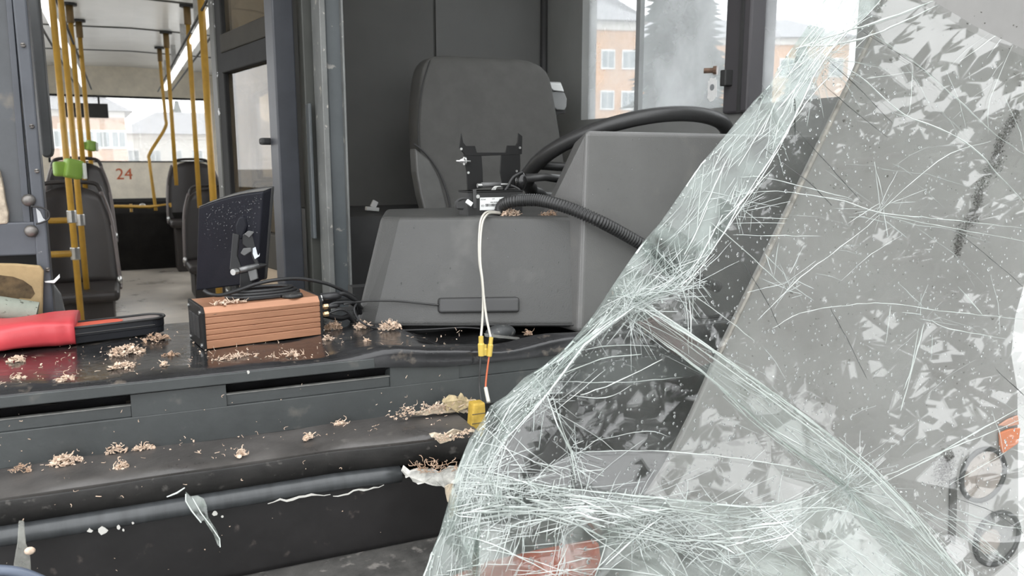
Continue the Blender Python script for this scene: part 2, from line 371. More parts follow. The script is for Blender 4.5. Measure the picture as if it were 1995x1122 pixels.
# lime ticket validators
def validator(px, py, Y, s, label, v):
    c = atY(px, py, Y)
    o = thing('ticket_validator', label, 'validator', c)
    mg = mat('lime_plastic', (.22, .36, .06), .45, var=.08)
    MB().box(c, (.125 * s, .09 * s, .145 * s), Rz(.5) @ Ry(.22)).build('body', mg, o, bevel=.02 * s, seg=3)
    MB().box(c + Vector((-.085 * s, .0, -.0)), (.09 * s, .075 * s, .11 * s), Rz(.3)).build('side_pod', mg, o, bevel=.02 * s, seg=3)
    MB().box(c + Vector((.075 * s, -.01, -.01)), (.012, .07 * s, .12 * s), Rz(.3)).build('cover_edge', mat('pale_plastic', (.6, .62, .58), .5), o, bevel=.003)
    MB().tube([Vector((v.x, v.y, c.z - .02)), Vector((v.x, v.y, c.z + .02))], .026, 10).build('pole_clamp', m_dark, o)
validator(142, 329, 4.22, .62, 'large lime green ticket validator on the nearest left-hand pole', pA)
validator(177, 284, 7.02, .55, 'small lime green ticket validator on a pole before the back window', pD)
# ceiling lamp rails
for X, lab in ((-.30, 'left'), (.53, 'right')):
    o = thing('ceiling_lamp', 'long white strip lamp with side bars along the %s of the ceiling' % lab, 'lamp', P(X, 6, .95), 'strip lamps')
    lm = mat('lamp_diffuser', (.86, .86, .84), .3, emit=1.4)  # glow added to brighten the saloon; the strips themselves appear unlit
    for i in range(6):
        y = 2.7 + i * 1.25
        MB().box(P(X, y + .58, .845), (.055, 1.12, .04)).build('diffuser', lm, o, bevel=.012)
        MB().bb(P(X - .02, y + .5, .86), P(X + .02, y + .54, 1.12)).build('hanger', m_alu, o)
    for dx in (-.07, .07): MB().tube([P(X + dx, 2.7, .82), P(X + dx, 10.2, .82)], .008, 6).build('side_bar', m_dark, o)
# passenger seats
m_seat = mat('brown_seat_plastic', (.026, .022, .021), .42, var=.12)
def pseat(X, Y, zt, label, w=.43):
    o = thing('passenger_seat', label, 'seat', P(X, Y, FZ), 'brown plastic saloon seats')
    def sh(u, v):
        a = (u - .5) * 2
        ww = w / 2 * (1 - .30 * max(0, (v - .35) / .65) ** 2.2)
        return P(X + a * ww, Y + .05 - .07 * a * a + .10 * v, zt - .56 + .56 * v - .05 * abs(a) ** 3 * v)
    MB().grid(sh, 10, 10).build('backrest', m_seat, o, True, solid=.025)
    MB().tube(cat_rom([P(X + x, Y + .13, zt + z) for x, z in ((-.16, -.10), (-.15, -.01), (-.1, .025), (.1, .025), (.15, -.01), (.16, -.10))], 5), .012, 8).build('grab_handle', m_seat, o, True)
    for sd in (-1, 1):
        MB().tube(cat_rom([P(X + sd * w * .36, Y + .12, zt - .03), P(X + sd * w * .46, Y + .05, zt - .2), P(X + sd * w * .505, Y - .03, zt - .52), P(X + sd * w * .5, Y - .06, zt - .57)], 6), .011, 8).build('side_rim', mat('seat_rim', (.13, .11, .105), .35), o, True)
        MB().ell(P(X + sd * w * .5, Y - .03, zt - .53), (.016, .03, .03)).build('end_cap', m_alu, o, True)
    MB().box(P(X, Y - .2, zt - .56), (w, .44, .06)).build('cushion', m_seat, o, bevel=.025, seg=3)
    MB().bb(P(X - w * .42, Y - .34, FZ), P(X + w * .42, Y + .05, zt - .58)).build('plinth', mat('seat_plinth', (.035, .03, .028), .6), o, bevel=.01)
pseat(-.265, 4.95, -.14, 'dark brown seat nearest on the left behind the yellow poles')
pseat(-.28, 6.3, .0, 'dark brown seat second on the left, under the small green validator')
pseat(-.78, 6.2, .0, 'dark brown seat half hidden by the blue pillar on the left')
pseat(.62, 6.35, -.21, 'dark brown seat nearest on the right, partly behind the monitor', .46)
pseat(.62, 8.0, -.0, 'dark brown seat farther back on the right of the aisle', .50)
pseat(1.1, 6.4, -.18, 'dark brown window seat on the right, hidden behind the monitor and cab door')

# ------------------------------------------------------------------ cab partition, door and posts
YP = 2.70
xs0 = atY(560, 300, YP).x; xseam = atY(848, 100, YP).x
pw = struct(thing('wall_back', 'dark grey partition behind the driver in two boards', 'wall', P(1, YP, FZ)))
MB().bb(P(xs0, YP, FZ), P(xseam - .004, YP + .03, 1.12)).build('panel', m_cabdark, pw, bevel=.003)
MB().bb(P(xseam + .004, YP, FZ), P(XR, YP + .03, 1.12)).build('panel', mat('cab_partition_lighter', (.105, .106, .102), .5, var=.08, vscale=2, bump=.15, bscale=300), pw, bevel=.003)
MB().bb(P(xseam - .006, YP + .012, FZ), P(xseam + .006, YP + .028, 1.12)).build('joint', m_seam, pw)
MB().tube([P(XR - .012, YP - .012, FZ), P(XR - .012, YP - .012, 1.1)], .014, 8).build('corner_bead', m_dark, pw, True)
qz = -.33
struct(MB().bb(P(xs0 + .1, 1.95, FZ), P(XR, YP, -.75)).build('trim_3', m_dark), 'raised dark floor of the driver cab', 'cab floor')
# posts
def post(px0, px1, Y, dy, m, z0=FZ, z1=1.12, bev=.004):
    a = atY(px0, 330, Y); c = atY(px1, 330, Y)
    return MB().bb(P(a.x, Y, z0), P(c.x, Y + dy, z1))
o = struct(thing('trim_4', 'grey steel channel post at the corner of the driver cab', 'post', P(.55, 2.0, FZ)))
post(644, 676, 1.99, .05, m_post).build('web', m_post, o, bevel=.004)
post(634, 645, 1.97, .09, m_post).build('flange', mat('post_light', (.16, .165, .16), .4, var=.2, c3=(.4, .38, .34), s3=40, thr3=(.66, .7)), o, bevel=.002)
post(675, 679, 1.97, .09, m_post).build('flange', mat('post_light', (.2, .2, .19)), o, bevel=.001)
o = struct(thing('trim_5', 'dark recessed post between the cab door and the steel channel', 'post', P(.5, 2.1, FZ)))
post(600, 640, 2.08, .06, m_frame).build('post', mat('dark_olive_post', (.05, .052, .046), .5, var=.15), o, bevel=.003)
post(606, 612, 2.05, .04, m_frame, -.2, .15).build('seal', m_post, o, bevel=.002)
dn = atY(560, 330, 2.1); dd = Vector((-.18, .984, 0)).normalized(); dl = .60; dt = Vector((.984, .18, 0)) * .035
def dpt(t, z): return Vector((dn.x, dn.y, 0)) + dd * t + Vector((0, 0, z + ZC))
def dbar(t0, t1, z0, z1, k0=0, k1=1):
    b = MB(); q = [dpt(t0, z0), dpt(t1, z0), dpt(t1, z1), dpt(t0, z1)]
    return b.prism([p + dt * k0 for p in q], dt * (k1 - k0))
dr = struct(thing('door_1', 'swung cab door with dark frame, two grimy panes and a tan lower board', 'door', dpt(.3, FZ)))
dbar(-.0, .06, FZ, 1.1, -.6, 1).build('stile', mat('door_blue_grey', (.044, .047, .055), .42, var=.15), dr, bevel=.004)
dbar(.06, .085, FZ, 1.1, -.2, 1).build('glazing_rubber', m_dark, dr)
dbar(dl - .11, dl - .05, FZ, 1.1, 0, 1).build('stile', m_frame, dr, bevel=.004)
dbar(dl - .05, dl, FZ, 1.1, -.1, 1).build('edge_stile', mat('olive_edge', (.045, .045, .038), .45, var=.2, c3=(.5, .5, .5), s3=40, thr3=(.68, .7)), dr, bevel=.004)
for z0, z1, m in ((.27, .33, m_frame), (.33, .385, mat('brown_rail', (.030, .027, .021), .7, var=.15, spec=.25)), (-.30, -.2, mat('brown_rail', (.035, .032, .026))), (-1.0, -.9, m_frame)):
    dbar(.06, dl - .1, z0, z1, -.1, 1).build('rail', m, dr, bevel=.004)
dbar(.085, dl - .11, .385, 1.1, .4, .55).build('pane', m_glassbrown, dr)
dbar(.085, dl - .11, -.2, .27, .4, .55).build('pane', m_glassbrown, dr)
dbar(.085, dl - .11, -.9, -.30, .3, .7).build('lower_board', m_tan, dr)
hp = dpt(.075, .055) - dt * .5
MB().box(hp, (.05, .03, .018), Rz(.2)).build('latch_knob', m_dark, dr, bevel=.006)
# small white plastic clip lying behind the console on a dark cupboard
cpy = atY(725, 407, 2.3)
struct(MB().bb(P(cpy.x - .14, 2.15, FZ), P(XR, YP, cpy.z - ZC - .012)).build('trim_6', m_dark), 'low dark cupboard behind the driver seat', 'cupboard')
o = thing('plastic_clip', 'small white broken plastic clip lying in the dark behind the console', 'clip', cpy - Vector((0, 0, .012)))
mc = mat('clip_white', (.42, .42, .41), .5)
MB().box(cpy, (.045, .012, .012), Rz(.3) @ Ry(.12)).build('bar', mc, o, bevel=.002)
MB().box(cpy + Vector((.008, .004, .014)), (.018, .01, .022), Ry(.5)).build('tab', mc, o, bevel=.002)
# ------------------------------------------------------------------ front dash: ledge, slotted fascia, step, lower front
m_wet = mat('wet_black_ledge', (.018, .018, .019), .16, var=.35, vscale=9, rvar=.13, c3=(.10, .085, .07), s3=45, thr3=(.62, .75), bump=.25, bscale=70)
m_fascia = mat('fascia_grey', (.042, .046, .046), .42, var=.22, vscale=7, c3=(.10, .095, .085), s3=28, thr3=(.62, .8), bump=.15, bscale=150)
m_step = mat('step_plastic', (.058, .054, .051), .36, var=.3, vscale=10, rvar=.12, c3=(.14, .13, .12), s3=35, thr3=(.66, .8), bump=.3, bscale=90)
m_black = mat('black_bumper', (.012, .011, .011), .45, var=.4, vscale=5, bump=.3, bscale=40, c3=(.06, .05, .045), s3=50, thr3=(.66, .8))
def FP(X, y, z): return P(X, y - .052 * (X + .163), z)
def fbox(x0, x1, y0, y1, z0, z1, b=None):
    b = b or MB()
    return b.hexa([FP(x0, y0, z0), FP(x1, y0, z0), FP(x1, y0, z1), FP(x0, y0, z1)], [FP(x0, y1, z0), FP(x1, y1, z0), FP(x1, y1, z1), FP(x0, y1, z1)])
def sweep(prof, x0, x1, n):
    loops = []
    for i in range(n + 1):
        X = x0 + (x1 - x0) * i / n
        loops.append([FP(X, y, z) for y, z in prof(X)])
    return MB().loft(loops)
dash = struct(thing('trim_7', 'wet black dashboard ledge with a slotted grey fascia under it', 'dashboard', P(.2, 1.3, FZ)))
X0, X1 = -.9, 1.35
def pr_ledge(X):
    t = max(0, min(1, (X - .34) / .12)); bul = .012 * t
    dent = .010 * math.exp(-((X - .36) / .05) ** 2) - .012 * math.exp(-((X - .56) / .07) ** 2)
    s = .0015 * math.sin(X * 23) + .0015 * math.sin(X * 41 + 1); q_ = max(0, min(1, (X - .42) / .09)); q_ = q_ * q_ * (3 - 2 * q_) * .03
    return [(1.57, -.375), (1.57, -.30 - q_), (1.45, -.301 - q_), (1.28, -.299 + s - q_), (1.225, -.2985 + s - q_ * .9), (1.20, -.298 + dent * .7 + s), (1.185, -.2995 + dent), (1.176, -.303 + dent), (1.172, -.3085 + dent * .8), (1.172, -.319 - bul), (1.1775, -.321 - bul), (1.2, -.330 - bul), (1.23, -.375)]
sweep(pr_ledge, X0, X1, 90).build('ledge_top', m_wet, dash, True)
bpy.context.view_layer.update()
for p in dash.children[-1].data.polygons: p.use_smooth = True
mo = dash.children[-1].modifiers.new('es', 'EDGE_SPLIT'); mo.split_angle = math.radians(50)
def fx(px, py): return atY(px, py, 1.165).x
fbox(X0, .335, 1.1708, 1.1745, -.3195, -.3035).build('ledge_lip', m_fascia, dash, bevel=.0015)
sl = [(X0 + .02, fx(255, 785)), (fx(440, 760), fx(755, 735)), (fx(885, 705), 1.1)]
zt, zs = -.322, -.3545
fbox(X0, X1, 1.178, 1.205, -.405, zs).build('fascia_board', m_fascia, dash, bevel=.0015)
ed = [X0] + [q for s_ in sl for q in s_] + [X1]
for a, c in ((ed[0], ed[1]), (ed[2], ed[3]), (ed[4], ed[5]), (ed[6], ed[7])):
    fbox(a, c, 1.178, 1.205, zs, zt).build('fascia_board', m_fascia, dash)
for k, (a, c) in enumerate(sl):
    fbox(a - .004, c + .004, 1.24, 1.25, zs - .01, zt).build('slot_back', m_dark, dash)
    fbox(a, c, 1.181, 1.186, zs, zs + (.0165 if k < 2 else .024)).build('slot_flap', m_fascia, dash, bevel=.001)
    fbox(a, c, 1.1795, 1.187, zs + (.0165 if k < 2 else .024), zs + (.0178 if k < 2 else .0248)).build('flap_edge', mat('worn_edge', (.16, .16, .15), .5, var=.3, vscale=40), dash)
XS = .46
stp = struct(thing('trim_8', 'scuffed dark plastic step running across the front below the fascia', 'step', P(.0, 1.1, FZ)))
def pr_step(X):
    s = .002 * math.sin(X * 17 + 2) + .0012 * math.sin(X * 53); e = max(0, (X - .25)) * .12
    return [(1.21, -.43), (1.21, -.4035 + s * .3), (1.10, -.402 + s), (1.086 - e, -.404 + s), (1.080 - e, -.408), (1.0805 - e, -.412), (1.09 - e, -.42), (1.12, -.43)]
def pr_face(X):
    e = max(0, (X - .25)) * .12; s = .0015 * math.sin(X * 31 + 1)
    return [(1.0812 - e, -.4105 + s * .6), (1.0795 - e, -.4135 + s * .6), (1.084 - e, -.43 + s), (1.089 - e, -.448), (1.12, -.452), (1.12, -.412)]
sweep(pr_step, X0, XS, 80).build('step_top', m_step, stp, True).modifiers.new('es', 'EDGE_SPLIT').split_angle = math.radians(45)
sweep(pr_face, X0, XS, 80).build('step_face', mat('dirty_step_face', (.016, .015, .014), .6, var=.5, vscale=14, bump=.5, bscale=60, c3=(.07, .065, .06), s3=70, thr3=(.63, .72)), stp, True)
def pr_rail(X):
    e = max(0, (X - .25)) * .1
    return [(1.083 + .012 * math.cos(a) - e, -.459 + .0125 * math.sin(a)) for a in [math.pi * (.4 + 1.2 * k / 8) for k in range(9)]] + [(1.11, -.472), (1.11, -.448)]
sweep(pr_rail, X0, .34, 40).build('rubber_bead', mat('grey_bead', (.040, .043, .045), .33, var=.25, vscale=14, stretch=(4, 1, 1)), stp, True)
struct(MB().hexa([FP(X0, 1.092, -.47), FP(XS, 1.092, -.47), FP(XS, 1.092, -.60), FP(X0, 1.092, -.60)], [FP(X0, 1.12, -.46), FP(XS, 1.12, -.46), FP(XS, 1.12, -.60), FP(X0, 1.12, -.60)]).build('trim_9', m_black), 'scratched black front panel under the step', 'front panel')
m_bump = mat('dusty_bumper', (.045, .043, .040), .7, var=.4, vscale=25, bump=.5, bscale=120, c3=(.14, .13, .12), s3=60, thr3=(.6, .72))
struct(MB().hexa([FP(X0, 1.088, -.572), FP(.8, 1.088, -.572), FP(.8, .86, -.585), FP(X0, .86, -.585)], [FP(X0, 1.088, -.75), FP(.8, 1.088, -.75), FP(.8, .86, -.75), FP(X0, .86, -.75)]).build('trim_10', m_bump, bevel=.012), 'dusty dark bumper top at the bottom of the front', 'bumper')
# wall closing the front below the dash, behind the torn hole
struct(MB().hexa([FP(XS, 1.2, -.345), FP(XR, 1.2, -.345), FP(XR, 1.2, -.75), FP(XS, 1.2, -.75)], [FP(XS, 1.23, -.345), FP(XR, 1.23, -.345), FP(XR, 1.23, -.75), FP(XS, 1.23, -.75)]).build('trim_11', m_black), 'black bulkhead behind the torn front corner', 'bulkhead')
struct(MB().bb(P(X0, 1.22, FZ - .6), P(XR, 1.5, -.60)).build('trim_12', m_black), 'dark underbody of the bus front', 'underbody')

# ------------------------------------------------------------------ consoles
m_cons = mat('console_plastic', (.051, .051, .049), .45, var=.10, vscale=4, bump=.35, bscale=420, c3=(.10, .098, .092), s3=9, thr3=(.55, .8))
m_binn = mat('binnacle_plastic', (.10, .099, .096), .36, var=.10, vscale=4, bump=.3, bscale=420, c3=(.14, .135, .125), s3=12, thr3=(.58, .8))
co = thing('dash_console', 'low dark grey plastic console in front of the driver', 'console', P(.55, 1.5, -.3))
def cl(pl, Y): return [atY(a, b_, Y) for a, b_ in pl]
def YC(px, base): return base - max(0, px - 728) * .000367      # the console front is turned a little towards the driver
fr = [atY(x, y, YC(x, b_)) for x, y, b_ in ((728, 636, 1.385), (1150, 636, 1.385), (1150, 421, 1.44), (779, 423, 1.44))]
md = [atY(x, y, YC(x, b_)) for x, y, b_ in ((692, 636, 1.42), (1150, 637, 1.42), (1150, 419, 1.475), (743, 421, 1.475))]
eb = [Vector((atY(706, 640, 1.66).x, 1.66, md[0].z)), Vector((md[1].x + .1, 1.66, md[1].z)), Vector((md[2].x + .1, 1.66, md[2].z + .002)), Vector((atY(752, 420, 1.66).x, 1.66, md[3].z + .002))]
MB().loft([fr, md, eb]).build('shell', m_cons, co, bevel=.009, seg=4)
MB().bb(P(md[0].x + .02, 1.40, -.36), P(1.3, 1.66, -.315)).build('plinth', m_dark, co)
MB().tube([atY(728, 633, YC(728, 1.384)), atY(1150, 633, YC(1150, 1.384))], .0016, 6).build('bottom_seam', m_dark, co)
bi = thing('instrument_binnacle', 'tall grey instrument housing in front of the steering wheel', 'instrument housing', P(1.2, 1.5, -.3))
YI = 1.262
YI = 1.285; YI2 = 1.222
tl = atY(1140, 254, YI); bl = atY(1128, 650, YI2); zt_ = tl.z
XI = 1.44
frq = [bl, Vector((XI, YI2, bl.z)), Vector((XI, YI, zt_)), tl]
b0 = atY(965, 575, 1.50); b1 = atY(1122, 262, 1.50)
bkq = [Vector((b0.x, 1.50, bl.z)), Vector((XI, 1.50, bl.z)), Vector((XI, 1.50, zt_ - .012)), Vector((b1.x, 1.50, zt_ - .012))]
MB().hexa(frq, bkq).build('housing', m_binn, bi, bevel=.010, seg=4)
# dark footwell filler under console / binnacle
struct(MB().bb(P(.45, 1.7, FZ), P(XR, 1.74, -.28)).build('trim_13', m_dark), 'dark bulkhead under the driver consoles', 'bulkhead')
# water drops on the console faces
md_ = mat('water_drop', (.9, .92, .92), .03, trans=1.0, ior=1.33)
b = MB()
for i in range(70):
    px, py = random.uniform(760, 1120), random.uniform(440, 600)
    t = (py - 423) / 217; v = atY(px, py, YC(px, 1.44) - .055 * t - .0012)
    r = random.uniform(.0005, .0016); b.ell(v, (r, r * .6, r * random.uniform(1, 2.2)), 7, 5)
for i in range(40):
    py = random.uniform(270, 420); v = atY(random.uniform(1150, 1400), py, YI - (py - 254) / 396 * .063 - .0012); r = random.uniform(.0005, .0014); b.ell(v, (r, r * .6, r * random.uniform(1, 2)), 7, 5)
o = b.build('water_drops', md_, None, True); tag(o, 'tiny water drops sprinkled over the console fronts', 'water', kind='stuff')

# steering wheel
SWC = P(1.205, 1.72, .0); SWR = .268; sa = math.radians(25)
wx = Vector((1, 0, 0)); wy = Vector((0, -math.cos(sa), math.sin(sa))); wn_ = wx.cross(wy)
def sw(a, r, h=0): return SWC + wx * (r * math.cos(a)) + wy * (r * math.sin(a)) + wn_ * h
o = thing('steering_wheel', 'large black steering wheel behind the instrument housing', 'steering wheel', P(1.13, 1.72, -.2))
m_sw = mat('wheel_rubber', (.028, .028, .028), .38, var=.12, bump=.2, bscale=200)
n = 96
MB().tube([sw(2 * math.pi * k / n, SWR + (.0035 * math.cos(k * math.pi / 2 * .5 * 2) if (50 < k < 92 or k < 4) else 0)) for k in range(n)], .0185, 12, closed=True).build('rim', m_sw, o, True)
for a in (math.pi * 1.02, -.06, math.pi * 1.5):
    MB().tube([sw(a, SWR), sw(a, .14, .012), sw(a, .05, .02)], [.011, .012, .02], 8).build('spoke', m_sw, o, True)
MB().tube([SWC + wn_ * .0, SWC + wn_ * .05], [.055, .06], 20).build('hub', m_sw, o, bevel=.008)
MB().tube([SWC, SWC + wn_ * .45], .028, 12).build('column', m_dark, o, True)
sk = atY(1025, 347, 1.62)
o = thing('column_stalk', 'black control stalk sticking out beside the steering column', 'stalk', sk)
MB().tube([sk, atY(1060, 345, 1.60), atY(1120, 352, 1.64)], [.011, .009, .012], 10).build('lever', m_sw, o, True)

# driver seat
YS = 2.3
o = thing('driver_seat', 'dark grey driver seat with a tall backrest and leather side panels', 'seat', P(1.04, YS, -.75))
m_fab = mat('seat_fabric', (.072, .071, .067), .75, var=.08, vscale=20, bump=.4, bscale=500)
m_lea = mat('seat_leather', (.095, .095, .091), .4, var=.15, vscale=12, bump=.5, bscale=25)
rows = [(107, 850, 985, .35), (112, 828, 1020, .7), (124, 815, 1046, .9), (145, 808, 1060, 1), (180, 804, 1066, 1), (230, 801, 1074, 1), (280, 803, 1082, 1), (330, 809, 1090, 1), (380, 819, 1098, 1.05), (430, 830, 1104, 1.15), (520, 840, 1110, 1.2)]
loops = []
for py, xl, xr, t in rows:
    tilt = (py - 107) / 400 * -.10
    a, c = atY(xl, py + 2, YS + tilt), atY(xr, py + 8, YS + tilt); ctr = (a + c) / 2; hw = (c.x - a.x) / 2; l = []
    for k in range(32):
        th = 2 * math.pi * k / 32; cs, sn = math.cos(th), math.sin(th)
        ex = .32
        l.append(Vector((ctr.x + hw * math.copysign(abs(cs) ** ex, cs), ctr.y + .055 * t * math.copysign(abs(sn) ** ex, sn) - (.012 * abs(cs) ** 4 if sn < 0 else 0), a.z + (c.z - a.z) * (cs + 1) / 2)))
    loops.append(l)
MB().loft(loops).build('backrest', m_fab, o, True, sub=1)
def seatline(lst, r, m, nm):
    MB().tube(pth([(x, y, YS - .062 - (y - 107) / 400 * .10 + dy) for x, y, dy in lst], 8), r, 6).build(nm, m, o, True)
seatline([(806, 280, .0), (830, 300, 0), (855, 335, 0), (872, 380, -.003), (880, 425, -.005)], .003, m_dark, 'seam')
seatline([(838, 118, .012), (822, 170, .004), (815, 240, .002), (816, 290, .004)], .002, m_dark, 'seam')
seatline([(1066, 285, .01), (1050, 310, 0), (1042, 345, 0)], .003, m_dark, 'seam')
g = [(808, 288), (838, 312), (858, 350), (870, 395), (876, 430), (832, 430), (819, 380), (811, 335)]
MB().prism([atY(x, y, YS - .058 - (y - 107) / 400 * .105) for x, y in g], (0, .05, 0)).build('leather_wing', m_lea, o, bevel=.006, seg=3)
MB().tube(pth([(812, 335, YS - .06), (820, 380, YS - .07), (831, 430, YS - .08)], 6), .0022, 6).build('pale_piping', mat('piping', (.3, .3, .29), .5), o, True)
MB().box(P(1.05, YS - .27, -.42), (.5, .5, .14)).build('cushion', m_fab, o, bevel=.05, seg=4)
MB().tube([P(1.05, YS - .2, -.75), P(1.05, YS - .2, -.47)], [.16, .12], 16).build('pedestal', m_dark, o)
# seat belt reel
c = atY(1086, 195, 2.32)
o = thing('seat_belt_reel', 'grey seat belt reel with a pale top beside the seat back', 'belt reel', c)
m_reel = mat('reel_grey', (.22, .225, .225), .45, var=.06); m_relw = mat('reel_white', (.62, .63, .62), .4)
rl_ = [(1071, 188), (1077, 178), (1090, 175), (1100, 181), (1105, 192), (1104, 208), (1100, 215), (1086, 214), (1076, 206), (1071, 197)]
MB().prism(cl(rl_, 2.3), (0, .05, 0)).build('drum', m_reel, o, bevel=.004, seg=3)
MB().hexa(cl([(1063, 161), (1093, 163), (1099, 179), (1078, 176)], 2.29), cl([(1066, 159), (1092, 160), (1098, 176), (1080, 174)], 2.37)).build('cover', m_relw, o, bevel=.003)
MB().prism(cl([(1066, 168), (1078, 177), (1070, 190), (1078, 210), (1102, 212), (1102, 221), (1090, 222), (1075, 234), (1072, 226)], 2.31), (0, .05, 0)).build('bracket', m_dark, o, bevel=.002)

# ------------------------------------------------------------------ electronics on the console
m_blk = mat('black_metal', (.010, .010, .010), .5, var=.2, spec=.3)
YB2 = 1.47
o = thing('mounting_bracket', 'black laser cut metal bracket standing behind the label box', 'bracket', atY(960, 412, YB2))
def crop1(l): return [(880 + x * 160 / 1056, 250 + y * 170 / 1122) for x, y in l]
MB().prism(cl(crop1([(125, 60), (150, 180), (185, 225), (300, 225), (325, 310), (695, 310), (715, 220), (825, 220), (830, 340), (385, 355), (180, 350), (100, 250)]), YB2), (0, .004, 0)).build('cross_plate', m_blk, o, bevel=.0006)
MB().prism(cl(crop1([(155, 330), (385, 350), (400, 560), (405, 760), (205, 800), (195, 560)]), YB2 + .0005), (0, .004, 0)).build('side_plate', m_blk, o, bevel=.0006)
MB().prism(cl(crop1([(640, 330), (880, 320), (885, 480), (870, 760), (670, 790), (625, 560)]), YB2 + .0005), (0, .004, 0)).build('side_plate', m_blk, o, bevel=.0006)
MB().prism(cl(crop1([(860, 60), (910, 100), (905, 330), (830, 345), (825, 225), (850, 180)]), YB2), (0, .004, 0)).build('ear', m_blk, o, bevel=.0006)
MB().tube([atY(*crop1([(60, 420)])[0], YB2 - .006), atY(*crop1([(240, 425)])[0], YB2 - .006)], [.0022, .0022], 8).build('bolt_shank', m_alu, o, True)
MB().tube([atY(*crop1([(105, 420)])[0], YB2 - .006), atY(*crop1([(140, 420)])[0], YB2 - .006)], [.003, .006], 6).build('nut', m_alu, o)
MB().tube([atY(*crop1([(158, 420)])[0], YB2 - .006), atY(*crop1([(175, 420)])[0], YB2 - .006)], .0085, 14).build('washer', m_alu, o)
MB().tube([atY(*crop1([(330, 735)])[0], YB2 - .02), atY(*crop1([(385, 735)])[0], YB2 - .02)], .0046, 8).build('bolt_head', m_alu, o)
MB().tube([atY(*crop1([(385, 728)])[0], YB2 - .02), atY(*crop1([(620, 722)])[0], YB2 - .02)], .0052, 12).build('roller', mat('roller_grey', (.10, .10, .10), .4), o, True)
MB().tube([atY(*crop1([(620, 722)])[0], YB2 - .02), atY(*crop1([(720, 722)])[0], YB2 - .02)], .0028, 8).build('bolt_shank', m_alu, o)
for q in ((120, 265), (875, 250), (212, 570), (832, 550)):
    v = atY(*crop1([q])[0], YB2 - .001); MB().tube([v, v + Vector((0, -.002, 0))], .0026, 8).build('rivet', m_alu, o)
YE = 1.41
o = thing('control_unit', 'black control unit box with a white barcode label', 'control box', atY(965, 414, YE))
e0, e1 = atY(911, 372, YE), atY(1018, 418, YE)
MB().bb((e0.x, YE, e1.z), (e1.x, YE + .045, e0.z)).build('case', mat('black_case', (.022, .022, .022), .5, var=.15), o, bevel=.0015)
MB().bb((e0.x - .001, YE - .0015, e0.z - .0035), (e1.x + .001, YE + .046, e0.z)).build('lid', m_blk, o, bevel=.0008)
l0, l1 = atY(934.5, 385, YE), atY(986.5, 408, YE)
lb = MB().bb((l0.x, YE - .0012, l1.z), (l1.x, YE - .0002, l0.z)).build('label', mat('label_white', (.68, .69, .68), .5), o)
lw, lh = l1.x - l0.x, l0.z - l1.z; ink = mat('label_ink', (.06, .06, .06), .6)
x = l0.x + lw * .20
b = MB()
while x < l0.x + lw * .93:
    q = random.choice((.0004, .0006, .0009)); b.bb((x, YE - .0016, l1.z + lh * .28), (x + q, YE - .001, l1.z + lh * .50)); x += q + random.choice((.0004, .0006, .0009))
b.build('barcode', ink, lb)
flip = Matrix.Rotation(math.pi / 2, 4, 'X') @ Matrix.Rotation(math.pi, 4, 'Z')
for tx, sz, fx_, fz_ in (('MOW', .0072, .87, .82), ('619', .0036, .5, .89), ('24V DC', .0036, .12, .86), ('1318.27 10R-03 4963', .0032, .62, .62), ('CE', .0055, .10, .36)):
    text_mesh('print', tx, sz, Matrix.Translation((l0.x + lw * fx_, YE - .0014, l1.z + lh * fz_)) @ flip, ink, lb, .0002)
q0 = crop1([(268, 790), (312, 1030)]); a, c = atY(*q0[0], YE), atY(*q0[1], YE)
MB().bb((a.x, YE - .004, c.z), (c.x, YE - .0003, a.z + .001)).build('cable_tie', mat('tie_grey', (.05, .05, .05), .4), o, bevel=.001)
v = atY(*crop1([(328, 875)])[0], YE); MB().tube([v, v + Vector((0, -.004, 0))], .004, 10).build('screw', m_alu, o)
v = atY(895, 399, YE - .01)
MB().box(v, (.016, .016, .014)).build('plug', m_dark, o, bevel=.001)
MB().tube(pth([(915, 388, YE - .01), (900, 387, YE - .012), (890, 393, YE - .012), (891, 404, YE - .012), (902, 406, YE - .012)], 6), .003, 8).build('plug_lead', m_dark, o, True)
MB().box(atY(914, 395, YE - .014), (.014, .005, .009), Ry(.6)).build('wire_tag', mat('label_white', (.6, .6, .6)), o, bevel=.001)
# puck-like dark knob and leads beside the bracket
c = atY(1014, 353, 1.44)
o = thing('round_buzzer', 'glossy black oval buzzer with leads beside the bracket', 'buzzer', atY(1014, 372, 1.44))
MB().ell(c, (.0125, .016, .020), 14, 10).build('dome', mat('glossy_black', (.012, .012, .012), .12), o, True)
MB().tube(pth([(1018, 335, 1.43), (1000, 345, 1.43), (990, 362, 1.43), (984, 371, 1.43)], 6), .0028, 8).build('lead', m_dark, o, True)
MB().tube(pth([(995, 361, 1.43), (1010, 368, 1.425), (1018, 380, 1.42), (1019, 392, 1.42)], 6), .0024, 8).build('lead', m_dark, o, True)
for k in range(3): MB().tube(pth([(958 + k * 3, 371, 1.44), (963 + k * 2.5, 364, 1.44), (972 + k * 2, 363, 1.44)], 5), .0009, 6).build('thin_wire', mat('pale_wire', (.6, .6, .58), .4), o, True)
# corrugated hose
path = pth([(974, 414, 1.40), (978, 402, 1.392), (990, 394, 1.37), (1015, 390, 1.345), (1055, 391, 1.315), (1105, 404, 1.27), (1160, 427, 1.232), (1210, 453, 1.228), (1260, 482, 1.224), (1330, 525, 1.216), (1400, 560, 1.21)], 40)
L_ = 0; pts = [path[0]]; 
for a, c in zip(path, path[1:]):
    L_ += (c - a).length
    if L_ >= .00085: pts.append(c); L_ = 0
rs = [.0125 if (i // 2) % 2 == 0 else .0104 for i in range(len(pts))]
o = tag(MB().tube(pts, rs, 14).build('corrugated_hose', mat('hose_black', (.022, .022, .022), .38, var=.1), None, True), 'black corrugated cable hose arching over the console', 'hose')
v = pts[0]
